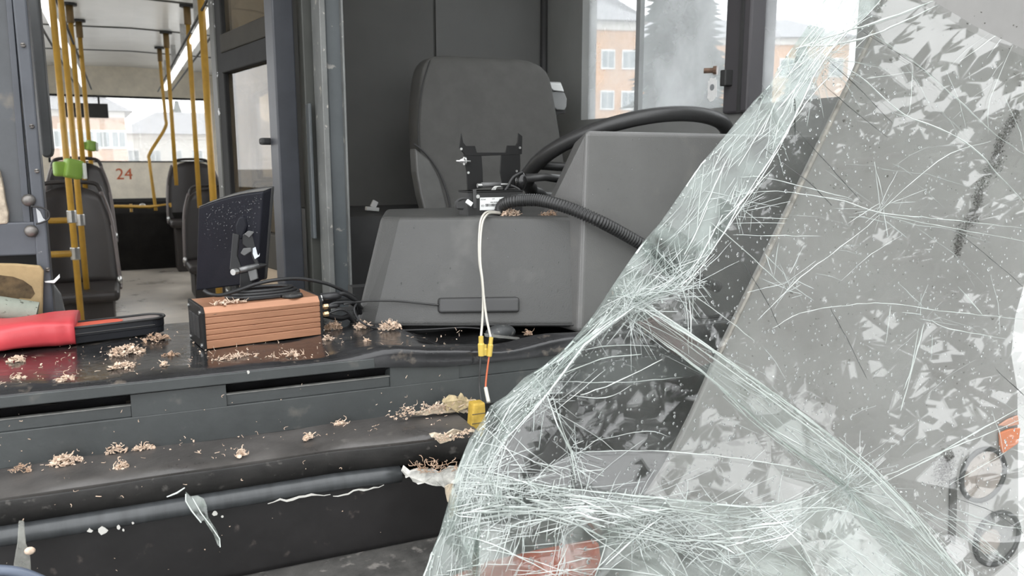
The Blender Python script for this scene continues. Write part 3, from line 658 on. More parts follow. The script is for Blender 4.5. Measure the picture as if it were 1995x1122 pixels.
# white paired wires with yellow connectors
mw = mat('white_wire', (.48, .46, .41), .45, var=.06); my = mat('yellow_terminal', (.50, .36, .07), .4, var=.1)
o = thing('wire_pair', 'pair of white wires hanging down the console to yellow terminals', 'wires', atY(945, 690, 1.125))
r = .0021
MB().tube(pth([(975, 414, 1.39), (955, 412, 1.365), (944, 416, 1.345), (936, 432, 1.333), (933, 470, 1.322), (934, 510, 1.305), (939, 545, 1.285), (941, 580, 1.24), (940, 620, 1.175), (937, 657, 1.127)], 8), r, 8).build('wire', mw, o, True)
MB().tube(pth([(975, 416, 1.385), (957, 415, 1.362), (948, 419, 1.341), (940, 434, 1.329), (936, 470, 1.318), (936, 510, 1.30), (940, 545, 1.278), (943, 580, 1.23), (948, 620, 1.17), (956, 657, 1.124)], 8), r, 8).build('wire', mw, o, True)
def term(x0, y0, x1, y1, Y, wpx, nm='terminal'):
    a, c = atY(x0, y0, Y), atY(x1, y1, Y); w_ = wpx / FPX * 1.25 * .5
    MB().tube([a, a.lerp(c, .35), a.lerp(c, .4), c], [w_ * .8, w_ * .8, w_ * 1.1, w_ * 1.0], 8).build(nm, my, o, bevel=.0006)
term(937, 655, 938, 693, 1.122, 13); term(957, 657, 953, 694, 1.12, 11); term(945, 671, 945, 692, 1.122, 9)
MB().tube(pth([(937, 692, 1.122), (935, 720, 1.12), (934, 750, 1.12), (938, 785, 1.10)], 8), .0016, 8).build('black_lead', m_dark, o, True)
MB().tube(pth([(953, 694, 1.12), (950, 715, 1.118), (947, 740, 1.116), (946, 756, 1.11)], 8), .0016, 8).build('red_lead', mat('red_wire', (.42, .10, .04), .45), o, True)
MB().tube(pth([(946, 755, 1.11), (949, 770, 1.10), (952, 784, 1.09)], 4), .0032, 8).build('white_sleeve', mw, o, True)
o = thing('taped_connector', 'yellow taped connector block at the torn step corner', 'connector', atY(933, 850, 1.06))
MB().prism(cl([(922, 787), (946, 784), (948, 830), (940, 850), (926, 862), (919, 830)], 1.05), (0, .02, 0)).build('block', mat('tape_yellow', (.38, .25, .04), .5, var=.25, vscale=60), o, bevel=.003)
for y in (808, 826, 842): MB().tube([atY(920, y, 1.0495), atY(947, y - 4, 1.0495)], .0006, 5).build('tape_line', m_dark, o)

# antenna bar stuck on the console face with its lead
o = thing('antenna_bar', 'black stick-on antenna bar on the console front', 'antenna', atY(930, 608, 1.32))
q = [atY(851, 579, 1.357), atY(1008, 577, 1.299), atY(1008, 607, 1.292), atY(851, 609, 1.350)]
MB().prism(q, (0, -.012, 0)).build('bar', mat('antenna_plastic', (.030, .030, .030), .4, var=.12), o, bevel=.0055, seg=4)
MB().tube(pth([(855, 594, 1.345), (830, 592, 1.352), (780, 587, 1.368), (730, 586, 1.372), (700, 588, 1.365), (670, 593, 1.345)], 8), .0018, 8).build('lead', m_dark, o, True)
# ------------------------------------------------------------------ recorder box
A_, B_ = atZ(397, 682, -.299), atZ(631, 652, -.299)
ux = (B_ - A_).normalized(); uy = Vector((-ux.y, ux.x, 0)); LB = (B_ - A_).length; HB = .069; DB = .10
def bx(x, y, z): return A_ + ux * x + uy * y + Vector((0, 0, z))
o = thing('video_recorder', 'copper coloured ribbed aluminium recorder box with black ends', 'recorder', bx(LB / 2, DB / 2, 0))
m_cop = mat('copper_anodised', (.36, .18, .105), .42, metal=.35, var=.12, vscale=14, stretch=(.4, 1, 2), c3=(.10, .07, .05), s3=90, thr3=(.70, .74), bump=.15, bscale=200)
pr = [(0, 0.001)]
for gz in (.0135, .0225, .0315, .0405, .0515):
    pr += [(0, gz), (.003, gz + .0003), (.003, gz + .0013), (0.0004, gz + .0016)]
pr += [(0, .0595), (.008, .0685), (DB, .0685), (DB, .001)]
MB().loft([[bx(x, y, z) for y, z in pr] for x in (.005, LB - .005)]).build('ribbed_case', m_cop, o, bevel=.0004, seg=1)
for x0_, x1_ in ((0, .005), (LB - .005, LB)):
    MB().loft([[bx(x, y, z) for y, z in ((-.001, 0), (-.001, .060), (.008, .0695), (DB + .001, .0695), (DB + .001, 0))] for x in (x0_, x1_)]).build('end_plate', m_blk, o, bevel=.0008)
for y in (.008, DB - .008):
    for z in (.006, .06):
        MB().tube([bx(-.0025, y, z), bx(.001, y, z)], .0032, 10).build('screw', m_alu, o)
        MB().tube([bx(LB - .001, y, z), bx(LB + .003, y, z)], .0028, 10).build('screw', m_alu, o)
for k in range(4): MB().bb(bx(0, .02, 0), bx(.001, .03, .001)) if 0 else None
for k in range(3):
    y = .022 + k * .024
    MB().loft([[bx(x, yy, zz) for yy, zz in ((y, .015), (y + .018, .015), (y + .018, .052), (y, .052))] for x in (-.0015, .001)]).build('port_cover', mat('port_black', (.02, .02, .02), .6), o, bevel=.001)
m_gold = mat('brass_connector', (.75, .52, .30), .28, metal=.9)
for z in (.0475, .034):
    MB().tube([bx(LB, .012, z), bx(LB + .005, .012, z)], .0038, 10).build('socket', m_gold, o)
    MB().tube([bx(LB + .005, .012, z), bx(LB + .014, .012, z + .0003)], .0052, 6).build('hex_nut', m_gold, o, bevel=.0008)
MB().tube([bx(LB, .02, .063), bx(LB + .006, .02, .063)], .004, 10).build('socket', mat('white_plastic', (.7, .7, .68), .4), o)
# leads plugged into the recorder
m_cab = mat('black_cable', (.016, .016, .017), .42, var=.15)
def lead(lab, pts, r, extra=None, nm='cable'):
    t_ = thing(nm, lab, 'cable', pts[-1], 'black cables round the recorder')
    MB().tube(cat_rom(pts, 8), r, 8).build('sheath', m_cab, t_, True)
    if extra:
        a, c, rr_ = extra; MB().tube([a, a.lerp(c, .7), c], [rr_, rr_, rr_ * .6], 10).build('plug', m_cab, t_, True)
    return t_
lead('thick black power lead in the top socket of the recorder', [bx(LB + .035, .022, .0625), atY(668, 572, 1.36), atY(685, 580, 1.37), atY(698, 592, 1.38), atY(702, 610, 1.40)], .0042, (bx(LB + .006, .02, .063), bx(LB + .042, .022, .0625), .0075))
lead('black antenna lead screwed to the upper brass connector', [bx(LB + .013, .012, .0475), atY(655, 590, 1.345), atY(690, 590, 1.36), atY(705, 600, 1.385)], .0030, (bx(LB + .012, .012, .0475), bx(LB + .035, .013, .0472), .0048))
lead('black antenna lead screwed to the lower brass connector', [bx(LB + .013, .012, .034), atY(660, 603, 1.34), atY(676, 607, 1.345), atY(688, 622, 1.35), atY(694, 636, 1.36)], .0022)
lead('black cable looping down over the ledge to the flower litter', [atY(694, 592, 1.36), atY(690, 603, 1.35), atY(697, 620, 1.345), atY(715, 634, 1.34), atY(742, 642, 1.34), atY(762, 643, 1.345)], .0020)
lead('thin pale cable running along the base of the console', [atY(760, 644, 1.345), atY(800, 643, 1.332), atY(850, 641, 1.318), atY(900, 638, 1.30), atY(935, 640, 1.275)], .0016)
lead('flat bundle of black camera cables behind the recorder end', [bx(LB + .004, .05, .05), atY(660, 585, 1.40), atY(685, 588, 1.41), atY(700, 605, 1.43), atY(705, 640, 1.44)], .006, (bx(LB + .0, .05, .05), bx(LB + .04, .05, .052), .008))
lead('black camera cable bundle low behind the recorder end', [bx(LB + .004, .06, .03), atY(660, 620, 1.40), atY(680, 618, 1.42), atY(700, 640, 1.43)], .005, (bx(LB, .06, .03), bx(LB + .035, .06, .03), .009))
lead('long black cable arching across the recorder top from the monitor', [atY(398, 566, 1.335), atY(410, 573, 1.325), atY(430, 575, 1.328), atY(460, 567, 1.34), atY(500, 553, 1.35), atY(540, 545, 1.35), atY(585, 543, 1.36), atY(630, 551, 1.37), atY(660, 562, 1.38), atY(690, 578, 1.40)], .0032)
o = thing('antenna_puck', 'flat black oval antenna puck lying on the recorder top', 'antenna', bx(.155, .03, .069))
MB().tube([bx(.155, .022, .0695), bx(.155, .022, .0745), bx(.155, .022, .0755)], [.019, .017, .013], 20).build('puck', mat('puck_black', (.02, .02, .02), .55, c3=(.12, .11, .1), s3=200, thr3=(.6, .7)), o, True)
o = thing('cable_coil', 'flattened coil of black cable lying on the recorder top', 'cable', bx(.09, .05, .07))
for k in range(3):
    MB().tube([bx(.115 + (.062 - k * .006) * math.cos(a), .055 + (.030 - k * .003) * math.sin(a), .0735 + k * .0045) for a in [2 * math.pi * i / 24 for i in range(24)]], .0032, 7, closed=True).build('loop', m_cab, o, True)

# ------------------------------------------------------------------ monitor on its bracket
o = thing('dash_monitor', 'small dark monitor seen from behind on a bracket over the recorder', 'monitor', bx(.1, .06, .0695))
m_mon = mat('monitor_shell', (.009, .0095, .014), .5, var=.15, vscale=9, bump=.1, bscale=300, spec=.25)
m_dust = mat('dusty_top', (.07, .07, .068), .75, var=.5, vscale=50, c2=(.15, .145, .135))
TL, TR, BR, BL = atY(386, 404, 1.455), atY(513, 373, 1.365), atY(500, 552, 1.405), atY(381, 567, 1.50)
nn = (TR - TL).cross(BL - TL).normalized()
if nn.dot(CF) < 0: nn = -nn
loopf = []
def bil(u, v): return TL.lerp(TR, u).lerp(BL.lerp(BR, u), v)
top = [bil(i / 10, -.03 * math.sin(math.pi * i / 10)) for i in range(11)]
bot = [bil(1 - i / 10, 1 + .0 * math.sin(math.pi * i / 10)) for i in range(11)]
front = top + bot
ctr = sum(front, Vector()) / len(front)
back = [ctr + (p - ctr) * 1.0 + nn * .030 for p in front]
MB().prism(front, nn * .028).build('shell', m_mon, o, bevel=.003, seg=3)
MB().prism([p + nn * .026 + Vector((0, 0, 0)) for p in [ctr + (q - ctr) * 1.03 for q in front]], nn * .008).build('screen_bezel', m_dark, o, bevel=.002)
MB().add([p + Vector((0, 0, .0009)) + nn * .0015 for p in top] + [p + Vector((0, 0, .0009)) + nn * .027 for p in top], [(i, i + 1, i + 12, i + 11) for i in range(10)]).build('dust_layer', m_dust, o, solid=.0008)
# trunk, hinge and screws
def mp(x, y, d): return (lambda r_: r_)(atY(x, y, 1.40) - CF * d)
m_hng = mat('bracket_black', (.022, .022, .023), .3, metal=.3, var=.2)
MB().prism([mp(x, y, .004) for x, y in ((459, 440), (465, 425), (474, 421), (481, 426), (483, 440), (473, 468), (462, 466))], nn * .02).build('slide_plate', m_mon, o, bevel=.003)
MB().prism([mp(x, y, .02) for x, y in ((461, 455), (474, 459), (472, 475), (470, 500), (478, 522), (474, 534), (463, 534), (455, 524), (458, 490))], CF * .006).build('hinge_arm', m_hng, o, bevel=.0015)
MB().prism([mp(x, y, .006) for x, y in ((488, 449), (500, 455), (514, 450), (511, 480), (500, 496), (506, 514), (502, 520), (494, 505), (490, 490), (474, 476), (474, 458))], CF * .006).build('hinge_arm', m_hng, o, bevel=.0015)
MB().prism([mp(x, y, .007) for x, y in ((495, 484), (510, 477), (508, 499), (499, 505), (495, 495))], CF * .001).build('paper_label', mat('pale_label', (.55, .58, .62), .5), o)
MB().prism([mp(x, y, .013) for x, y in ((473, 494), (479, 484), (494, 483), (494, 490), (481, 499))], CF * .004).build('clip', mat('clip_grey', (.10, .10, .10), .35), o, bevel=.001)
MB().prism([mp(x, y, .010) for x, y in ((479, 457), (487, 450), (500, 452), (489, 464))], CF * .004).build('clip', mat('clip_grey', (.10, .10, .10)), o, bevel=.001)
MB().tube([mp(474, 527, .020), mp(505, 518, .006)], .0052, 14).build('hinge_barrel', mat('worn_hinge', (.16, .16, .16), .35, metal=.6, var=.3, vscale=60), o, True)
MB().tube([mp(466, 531, .030), mp(470, 529, .022)], .0055, 10).build('hinge_screw', m_alu, o)
MB().tube([mp(504, 519, .004), mp(518, 516, .0)], [.006, .003], 10).build('hinge_knob', m_hng, o)
MB().prism([mp(x, y, .012) for x, y in ((486, 524), (502, 519), (506, 543), (492, 548))], CF * .006).build('neck', mat('neck_grey', (.15, .15, .15), .4), o, bevel=.001)
MB().prism([mp(x, y, .008) for x, y in ((470, 532), (492, 527), (496, 566), (469, 566))], CF * .014).build('foot', m_hng, o, bevel=.002)
MB().prism([bx(.075, .02, .0697), bx(.135, .02, .0697), bx(.135, .075, .0697), bx(.075, .075, .0697)], (0, 0, .004)).build('base_plate', m_hng, o, bevel=.001)
# droplets on monitor shell
b = MB()
for i in range(220):
    u, v = random.uniform(.12, .98), abs(random.gauss(.05, .22))
    if v > .9: continue
    p = bil(u, .03 + v) - nn * .0006; r = random.uniform(.0003, .0009); b.ell(p, (r, r, r), 6, 4)
ob = b.build('water_beads', md_, None, True); tag(ob, 'fine water beads on the back of the monitor', 'water', kind='stuff')

# ------------------------------------------------------------------ red bag and black tray on the ledge
o = thing('red_bag', 'folded red plastic bag lying on the left of the ledge', 'bag', atZ(60, 680, -.299))
m_red = mat('red_plastic', (.50, .055, .065), .38, var=.12, vscale=10, bump=.5, bscale=14)
def redf(u, v):
    x = -260 + 407 * u; a = 2 * math.pi * v
    yb = 690 - 16 * (x / 147 if x > 0 else 0) ; f_ = atZ(max(x, -260), yb, -.2985)
    hh = .046 + .003 * math.sin(u * 9) - .004 * u
    cs, sn = math.cos(a), math.sin(a); e_ = .45
    y_ = .055 * math.copysign(abs(cs) ** e_, cs); z_ = hh / 2 * math.copysign(abs(sn) ** e_, sn)
    w_ = .0022 * math.sin(u * 60) * max(0, (u - .8) * 5)
    return Vector((f_.x + (y_ + .055) * .05, f_.y + .055 + y_ + .0 + w_, f_.z + hh / 2 + z_ + .0015 * math.sin(u * 13 + 3 * cs)))
MB().loft([[redf(i / 40, k / 24) for k in range(24)] for i in range(41)]).build('bag_body', m_red, o, True)
o = thing('black_tray', 'narrow black rimmed tray with a red lining on the ledge', 'tray', atZ(240, 655, -.299))
ta, tb = atZ(110, 676, -.299), atZ(326, 648, -.299); tx = (tb - ta).normalized(); ty = Vector((-tx.y, tx.x, 0)); tl_ = (tb - ta).length
def tp_(x, y, z): return ta + tx * x + ty * y + Vector((0, 0, z))
def stadium(x0, x1, y0, y1, z):
    r_ = (y1 - y0) / 2; l = [tp_(x0, y0, z)]
    l += [tp_(x1 - r_ + r_ * math.cos(a), (y0 + y1) / 2 + r_ * math.sin(a), z) for a in [-math.pi / 2 + math.pi * i / 10 for i in range(11)]]
    return l + [tp_(x0, y1, z)]
MB().loft([stadium(0, tl_, .0, .045, .001), stadium(0, tl_, -.001, .046, .012), stadium(0, tl_ + .001, -.002, .047, .014), stadium(0, tl_ + .001, -.002, .047, .027)]).build('body', mat('tray_black', (.014, .015, .018), .4, var=.2), o, bevel=.001)
MB().tube([p for p in stadium(0, tl_ + .002, -.003, .048, .0285)], .0022, 7, closed=True).build('rim', m_dark, o, True)
MB().prism(stadium(.0, tl_ * .62, .004, .041, .0275), (0, 0, .0012)).build('red_lining', mat('red_lining', (.55, .09, .05), .5), o)
MB().prism(stadium(tl_ * .6, tl_ - .006, .006, .039, .0272), (0, 0, .001)).build('grey_lining', mat('grey_lining', (.22, .19, .18), .4), o)
MB().tube([tp_(0, -.0025, .0175), tp_(tl_ - .02, -.0025, .0175)], .0012, 6).build('side_bead', m_dark, o)

# ------------------------------------------------------------------ blue grey pillar at the left
YL = 1.60
o = struct(thing('trim_14', 'blue grey steel pillar with bolts at the left of the dash', 'pillar', atY(60, 640, YL)))
MB().prism(cl([(-90, -40), (22, -40), (66, 438), (-90, 438)], YL + .012), (0, .03, 0)).build('plate', mat('pillar_inner', (.068, .072, .078), .45, var=.2, vscale=7, c3=(.2, .17, .13), s3=14, thr3=(.6, .75)), o, bevel=.002)
MB().prism(cl([(8, -40), (20, -40), (60, 438), (46, 438)], YL + .006), (0, .008, 0)).build('rib', m_blue, o, bevel=.001)
MB().prism(cl([(20, -40), (48, -40), (108, 640), (80, 640), (66, 438)], YL - .004), (0, .045, 0)).build('flange', m_blue, o, bevel=.003)
MB().prism(cl([(-90, 436), (68, 432), (80, 492), (72, 497), (-90, 503)], YL), (0, .05, 0)).build('cross_member', m_blue, o, bevel=.003)
MB().prism(cl([(-90, 500), (82, 490), (90, 640), (-90, 640)], YL + .06), (0, .01, 0)).build('recess_back', m_dark, o)
MB().prism(cl([(-30, 325), (-2, 330), (6, 362), (10, 390), (16, 415), (15, 436), (-30, 440)], YL - .002), (0, .02, 0)).build('foam_edge', mat('old_foam', (.42, .36, .28), .9, var=.25, vscale=60, bump=.6, bscale=200), o, bevel=.003)
m_bolt = mat('old_bolt', (.16, .15, .14), .4, metal=.6, var=.3, vscale=50)
for x, y, r_ in ((56, 390, .011), (61, 450, .011), (45, 88, .004), (62, 246, .004), (72, 333, .004), (93, 525, .004)):
    v = atY(x, y, YL - .004); MB().tube([v, v + Vector((0, -.004, 0)), v + Vector((0, -.009 if r_ > .005 else -.002, 0))], [r_, r_, r_ * .6], 12).build('bolt', m_bolt, o, True)
MB().tube(pth([(60, 402, YL - .012), (80, 404, YL - .012), (94, 412, YL - .012), (95, 426, YL - .012), (80, 434, YL - .012), (70, 436, YL - .012)], 6), .0016, 6).build('wire_loop', m_dark, o, True)
MB().prism(cl([(86, 548), (104, 546), (116, 534), (117, 541), (106, 552), (88, 551)], YL - .008), (0, .006, 0)).build('torn_metal_tab', mat('torn_bright_metal', (.7, .7, .7), .3, metal=.5), o, bevel=.0006)
MB().prism(cl([(70, 405), (78, 412), (84, 425), (90, 430), (74, 434)], YL - .0065), (0, .002, 0)).build('bare_patch', mat('bare_metal_patch', (.45, .46, .47), .4, metal=.4, var=.2), o)
struct(MB().prism(cl([(46, -40), (72, -40), (103, 290), (101, 303), (92, 308), (82, 304)], 1.78), (0, .05, 0)).build('trim_15', mat('door_rubber', (.045, .047, .048), .5, var=.15), bevel=.008, seg=3), 'dark rubber door edge hanging right of the pillar', 'door edge')
struct(MB().prism(cl([(104, 555), (118, 575), (134, 640), (106, 640)], 1.75), (0, .02, 0)).build('trim_16', mat('grey_kick_panel', (.16, .16, .16), .5, var=.1), bevel=.002), 'pale grey kick panel at the foot of the pillar', 'panel')
fo = thing('foam_board', 'tan foam board with a dark stain propped behind the red bag', 'board', atY(40, 640, 1.575))
MB().prism(cl([(-80, 512), (30, 514), (78, 518), (85, 528), (84, 560), (82, 650), (-80, 650)], 1.577), (0, .012, 0)).build('board', mat('tan_foam', (.33, .24, .125), .85, var=.2, vscale=12, bump=.4, bscale=90), fo, bevel=.003)
st_ = [(-70, 535), (0, 536), (25, 539), (45, 546), (62, 558), (68, 572), (60, 582), (40, 580), (20, 590), (-10, 588), (-70, 592)]
MB().prism(cl(st_, 1.5765), (0, .003, 0)).build('stain', mat('foam_stain', (.075, .05, .025), .9, var=.5, vscale=40, bump=.5, bscale=90), fo)
ro = thing('speckled_roll', 'grey green speckled foam roll beside the tan board', 'roll', atY(20, 625, 1.545))
ra_, rb2 = atY(-90, 588, 1.545), atY(72, 612, 1.545)
MB().tube([ra_, rb2], .0215, 20).build('roll', mat('speckled_foam', (.22, .24, .20), .8, var=.12, vscale=20, c3=(.06, .065, .05), s3=110, thr3=(.60, .66), bump=.3, bscale=100), ro, True).modifiers.new('es', 'EDGE_SPLIT').split_angle = 1.0
# ------------------------------------------------------------------ fallen blossom litter
m_lit = mat('dry_blossom', (.44, .31, .22), .8, var=.3, vscale=180, c2=(.62, .50, .40))
m_litb = mat('brown_blossom', (.28, .17, .10), .8, var=.35, vscale=180, c2=(.50, .37, .28))
def curl(b, c, L, r, rng):
    d = Vector((rng.gauss(0, 1), rng.gauss(0, 1), abs(rng.gauss(0, .7)))).normalized(); e = Vector((rng.gauss(0, 1), rng.gauss(0, 1), rng.gauss(0, .6))).normalized()
    pts = [c + d * (L * t) + e * (L * .45 * math.sin(t * 3.4)) for t in (0, .33, .66, 1)]
    b.tube(pts, [r, r, r * .9, r * .5], 3)
def flake(b, c, s, rng):
    M3 = Rz(rng.uniform(0, 6.3)) @ Rx(rng.uniform(-.9, .9)) @ Ry(rng.uniform(-.9, .9))
    pl = [c + M3 @ Vector((s * (1 + .4 * rng.random()) * math.cos(a), s * .7 * (1 + .4 * rng.random()) * math.sin(a), s * .35 * rng.gauss(0, 1))) for a in (0, 1.05, 2.1, 3.14, 4.2, 5.2)]
    b.prism(pl, M3 @ Vector((0, 0, s * .25)))
def clump(label, c, rx, ry, h, n, fl, brown=False, seed=0):
    rng = random.Random(seed); b = MB()
    for i in range(n):
        a = rng.uniform(0, 6.3); q = rng.random() ** .6
        p = c + Vector((rx * q * math.cos(a), ry * q * math.sin(a), h * (1 - q * q) * rng.random()))
        if rng.random() < fl: flake(b, p, rng.uniform(.0016, .0038), rng)
        else: curl(b, p, rng.uniform(.004, .010), rng.uniform(.00045, .0009), rng)
    ob = b.build('blossom_clump', m_litb if brown else m_lit); tag(ob, label, 'blossom', 'fallen blossom clumps')
ZL_, ZS_ = -.2985, -.4015
CL = [('largest blossom clump on the ledge, between red bag and recorder', 247, 688, ZL_, .026, .018, .016, 150, .6, 0),
      ('blossom clump right at the end of the black tray', 303, 662, ZL_, .022, .014, .012, 80, .45, 1),
      ('blossom clump in front of the largest one, nearest the ledge edge', 240, 716, ZL_, .018, .008, .010, 60, .6, 0),
      ('small upright blossom on the wet ledge edge left of the recorder', 320, 716, ZL_, .006, .005, .010, 22, .4, 0),
      ('pale blossom on the red reflection at the far left of the ledge', 32, 704, ZL_, .013, .008, .009, 36, .7, 0),
      ('pale blossom near the ledge edge below the red bag', 35, 738, ZL_, .008, .006, .009, 26, .7, 0),
      ('pale blossom lying on the ledge lip under the black tray', 129, 740, ZL_, .011, .005, .008, 30, .7, 0),
      ('flat blossom heap left of the recorder corner', 330, 693, ZL_, .012, .008, .006, 30, .5, 1),
      ('curly blossom strands in front of the recorder', 465, 697, ZL_, .035, .010, .006, 60, .1, 0),
      ('curly blossom strands on the ledge edge below the recorder', 560, 694, ZL_, .030, .012, .005, 36, .1, 0),
      ('blossom clump at the right foot of the recorder', 650, 641, ZL_, .016, .010, .014, 90, .3, 1),
      ('fluffy blossom clump among the cables', 706, 639, ZL_, .017, .009, .014, 110, .4, 0),
      ('fluffy blossom clump before the console corner', 760, 641, ZL_, .022, .009, .016, 140, .3, 0),
      ('single blossom on the ledge below the recorder connectors', 640, 662, ZL_, .008, .006, .008, 26, .5, 0),
      ('single small blossom in the middle of the black ledge', 715, 666, ZL_, .006, .004, .005, 14, .4, 0),
      ('blossom scrap lying in the dent below the console', 1030, 652, -.326, .008, .006, .010, 30, .5, 1),
      ('large fluffy blossom on the left of the lower step', 128, 903, ZS_, .020, .012, .014, 110, .6, 0),
      ('brownish blossom at the far left end of the lower step', 38, 917, ZS_, .013, .008, .007, 30, .5, 1),
      ('blossom pile in the corner of step and fascia', 226, 880, ZS_, .016, .008, .012, 70, .6, 0),
      ('smaller blossom right of the corner pile on the step', 281, 875, ZS_, .013, .006, .009, 40, .6, 0),
      ('lone blossom on the step edge below the corner pile', 238, 911, ZS_, .009, .007, .012, 46, .5, 0),
      ('hooked pale blossom in the middle of the step', 470, 888, ZS_, .006, .005, .012, 26, .5, 0),
      ('pale blossom right of the hooked one on the step', 602, 855, ZS_, .007, .005, .010, 30, .6, 0),
      ('pale blossom against the fascia in the middle of the step', 664, 826, ZS_, .010, .005, .006, 30, .7, 0),
      ('curly blossom near the torn right end of the step', 790, 803, ZS_, .014, .006, .010, 44, .3, 0),
      ('blossom litter at the foot of the control box', 995, 413, -.1045, .022, .010, .012, 110, .5, 0),
      ('blossom litter on the console behind the hose', 1075, 414, -.1045, .025, .008, .010, 70, .4, 1),
      ('blossom crumbs on the left of the recorder top', 450, 0, None, .03, .01, .005, 40, .5, 0)]
for k, (lab, px, py, z, rx, ry, h, n, fl, br) in enumerate(CL):
    c = atZ(px, py, z) if z is not None else bx(.045, .012, .0705)
    if z == ZS_: c.z += .0
    if z is not None and z > -.2: yy_ = YC(px, 1.475); c = Vector((atY(px, py, yy_).x, yy_, atY(px, 420, YC(px, 1.475)).z))
    clump(lab, c, rx, ry, h, n, fl, br, k + 11)
rng = random.Random(5); b = MB()
for i in range(420):
    px, py = rng.uniform(-20, 900), rng.uniform(640, 760); v = atZ(px, py, ZL_ + .001)
    if not (FP(v.x, 1.19, 0).y < v.y < 1.50): continue
    (flake(b, v, rng.uniform(.0006, .002), rng) if rng.random() < .6 else curl(b, v, rng.uniform(.003, .008), .0004, rng))
for i in range(300):
    px, py = rng.uniform(-20, 880), rng.uniform(780, 970); v = atZ(px, py, ZS_ + .001)
    if not (FP(v.x, 1.09, 0).y < v.y < FP(v.x, 1.185, 0).y): continue
    (flake(b, v, rng.uniform(.0005, .0018), rng) if rng.random() < .6 else curl(b, v, rng.uniform(.003, .007), .0004, rng))
ob = b.build('loose_petals', m_lit); tag(ob, 'loose petals and threads scattered over ledge and step', 'petals', kind='stuff')
b = MB()
for i in range(160):
    px, py = rng.uniform(-20, 860), rng.uniform(700, 1110)
    v = atY(px, py, 1.19); v = FP(v.x, 1.1772, v.z - ZC)
    if -.40 < v.z - ZC < -.325: curl(b, v, rng.uniform(.001, .006), rng.uniform(.0003, .0007), rng)
    v = atY(px, py, 1.09); v = FP(v.x, 1.0800, v.z - ZC)
    if -.44 < v.z - ZC < -.412: curl(b, v, rng.uniform(.001, .007), rng.uniform(.0003, .0007), rng)
    v = atY(px, py, 1.09); v = FP(v.x, 1.0915, v.z - ZC)
    if -.56 < v.z - ZC < -.48 and rng.random() < .3: flake(b, v, rng.uniform(.0004, .0012), rng)
ob = b.build('clinging_threads', m_lit); tag(ob, 'fine threads and crumbs clinging to the fascia and front panel', 'litter', kind='stuff')

# torn corner: flaking sealant, ragged sheet, paint chips, glass slivers
m_seal = mat('flaking_sealant', (.46, .39, .30), .8, var=.3, vscale=60, bump=.6, bscale=150)
def ragged(poly, Y, th, j, seed, n=5):
    rng = random.Random(seed); out = []
    for (a, c) in zip(poly, poly[1:] + poly[:1]):
        for k in range(n):
            t = k / n; out.append(atY(a[0] + (c[0] - a[0]) * t + rng.uniform(-j, j), a[1] + (c[1] - a[1]) * t + rng.uniform(-j, j), Y + rng.uniform(-.004, .004)))
    return MB().prism(out, (0, th, 0))
o = thing('sealant_strip', 'flaking beige sealant torn open along the right of the step', 'sealant', atY(850, 820, 1.12))
ragged([(800, 806), (850, 792), (880, 786), (925, 790), (922, 800), (870, 804), (830, 812)], 1.115, .006, 4, 3).build('torn_strip', m_seal, o)
ragged([(840, 850), (900, 838), (925, 842), (918, 852), (860, 862)], 1.03, .004, 5, 4).build('torn_strip', m_seal, o)
ragged([(868, 778), (905, 774), (930, 784), (900, 800), (872, 800)], 1.105, .008, 7, 8).build('foam_lump', mat('yellow_foam', (.40, .32, .19), .9, var=.35, vscale=70, bump=.6, bscale=150), o)
o = thing('ragged_flap', 'ragged pale translucent flap hanging from the torn step corner', 'torn flap', atY(840, 945, 1.02))
ragged([(780, 912), (830, 918), (890, 912), (905, 930), (880, 955), (872, 948), (830, 946), (802, 938)], 1.015, .003, 6, 6).build('flap', mat('ragged_plastic', (.50, .49, .46), .5, var=.4, vscale=60), o)
ragged([(868, 950), (886, 945), (892, 1000), (880, 1010)], 1.01, .003, 5, 9).build('shred', m_seal, o)
rng = random.Random(12); b = MB()
for i in range(60): curl(b, atY(rng.uniform(810, 890), rng.uniform(898, 922), 1.012), rng.uniform(.005, .014), .0006, rng)
b.build('fibres', m_litb, o); b = MB()
for i in range(170):
    t = rng.random(); p = atY(765 + 160 * t + rng.gauss(0, 5), 806 - 22 * t + rng.gauss(0, 6), 1.108)
    (curl(b, p, rng.uniform(.004, .012), rng.uniform(.0004, .0009), rng) if rng.random() < .6 else flake(b, p, rng.uniform(.001, .003), rng))
for i in range(70):
    t = rng.random(); flake(b, atY(845 + 75 * t + rng.gauss(0, 4), 858 - 16 * t + rng.gauss(0, 4), 1.026), rng.uniform(.0008, .0025), rng)
ob = b.build('sealant_crumbs', m_lit); tag(ob, 'crumbled sealant and fibres along the torn right end of the step', 'debris', kind='stuff')
m_chip = mat('white_paint_chip', (.46, .45, .42), .6)
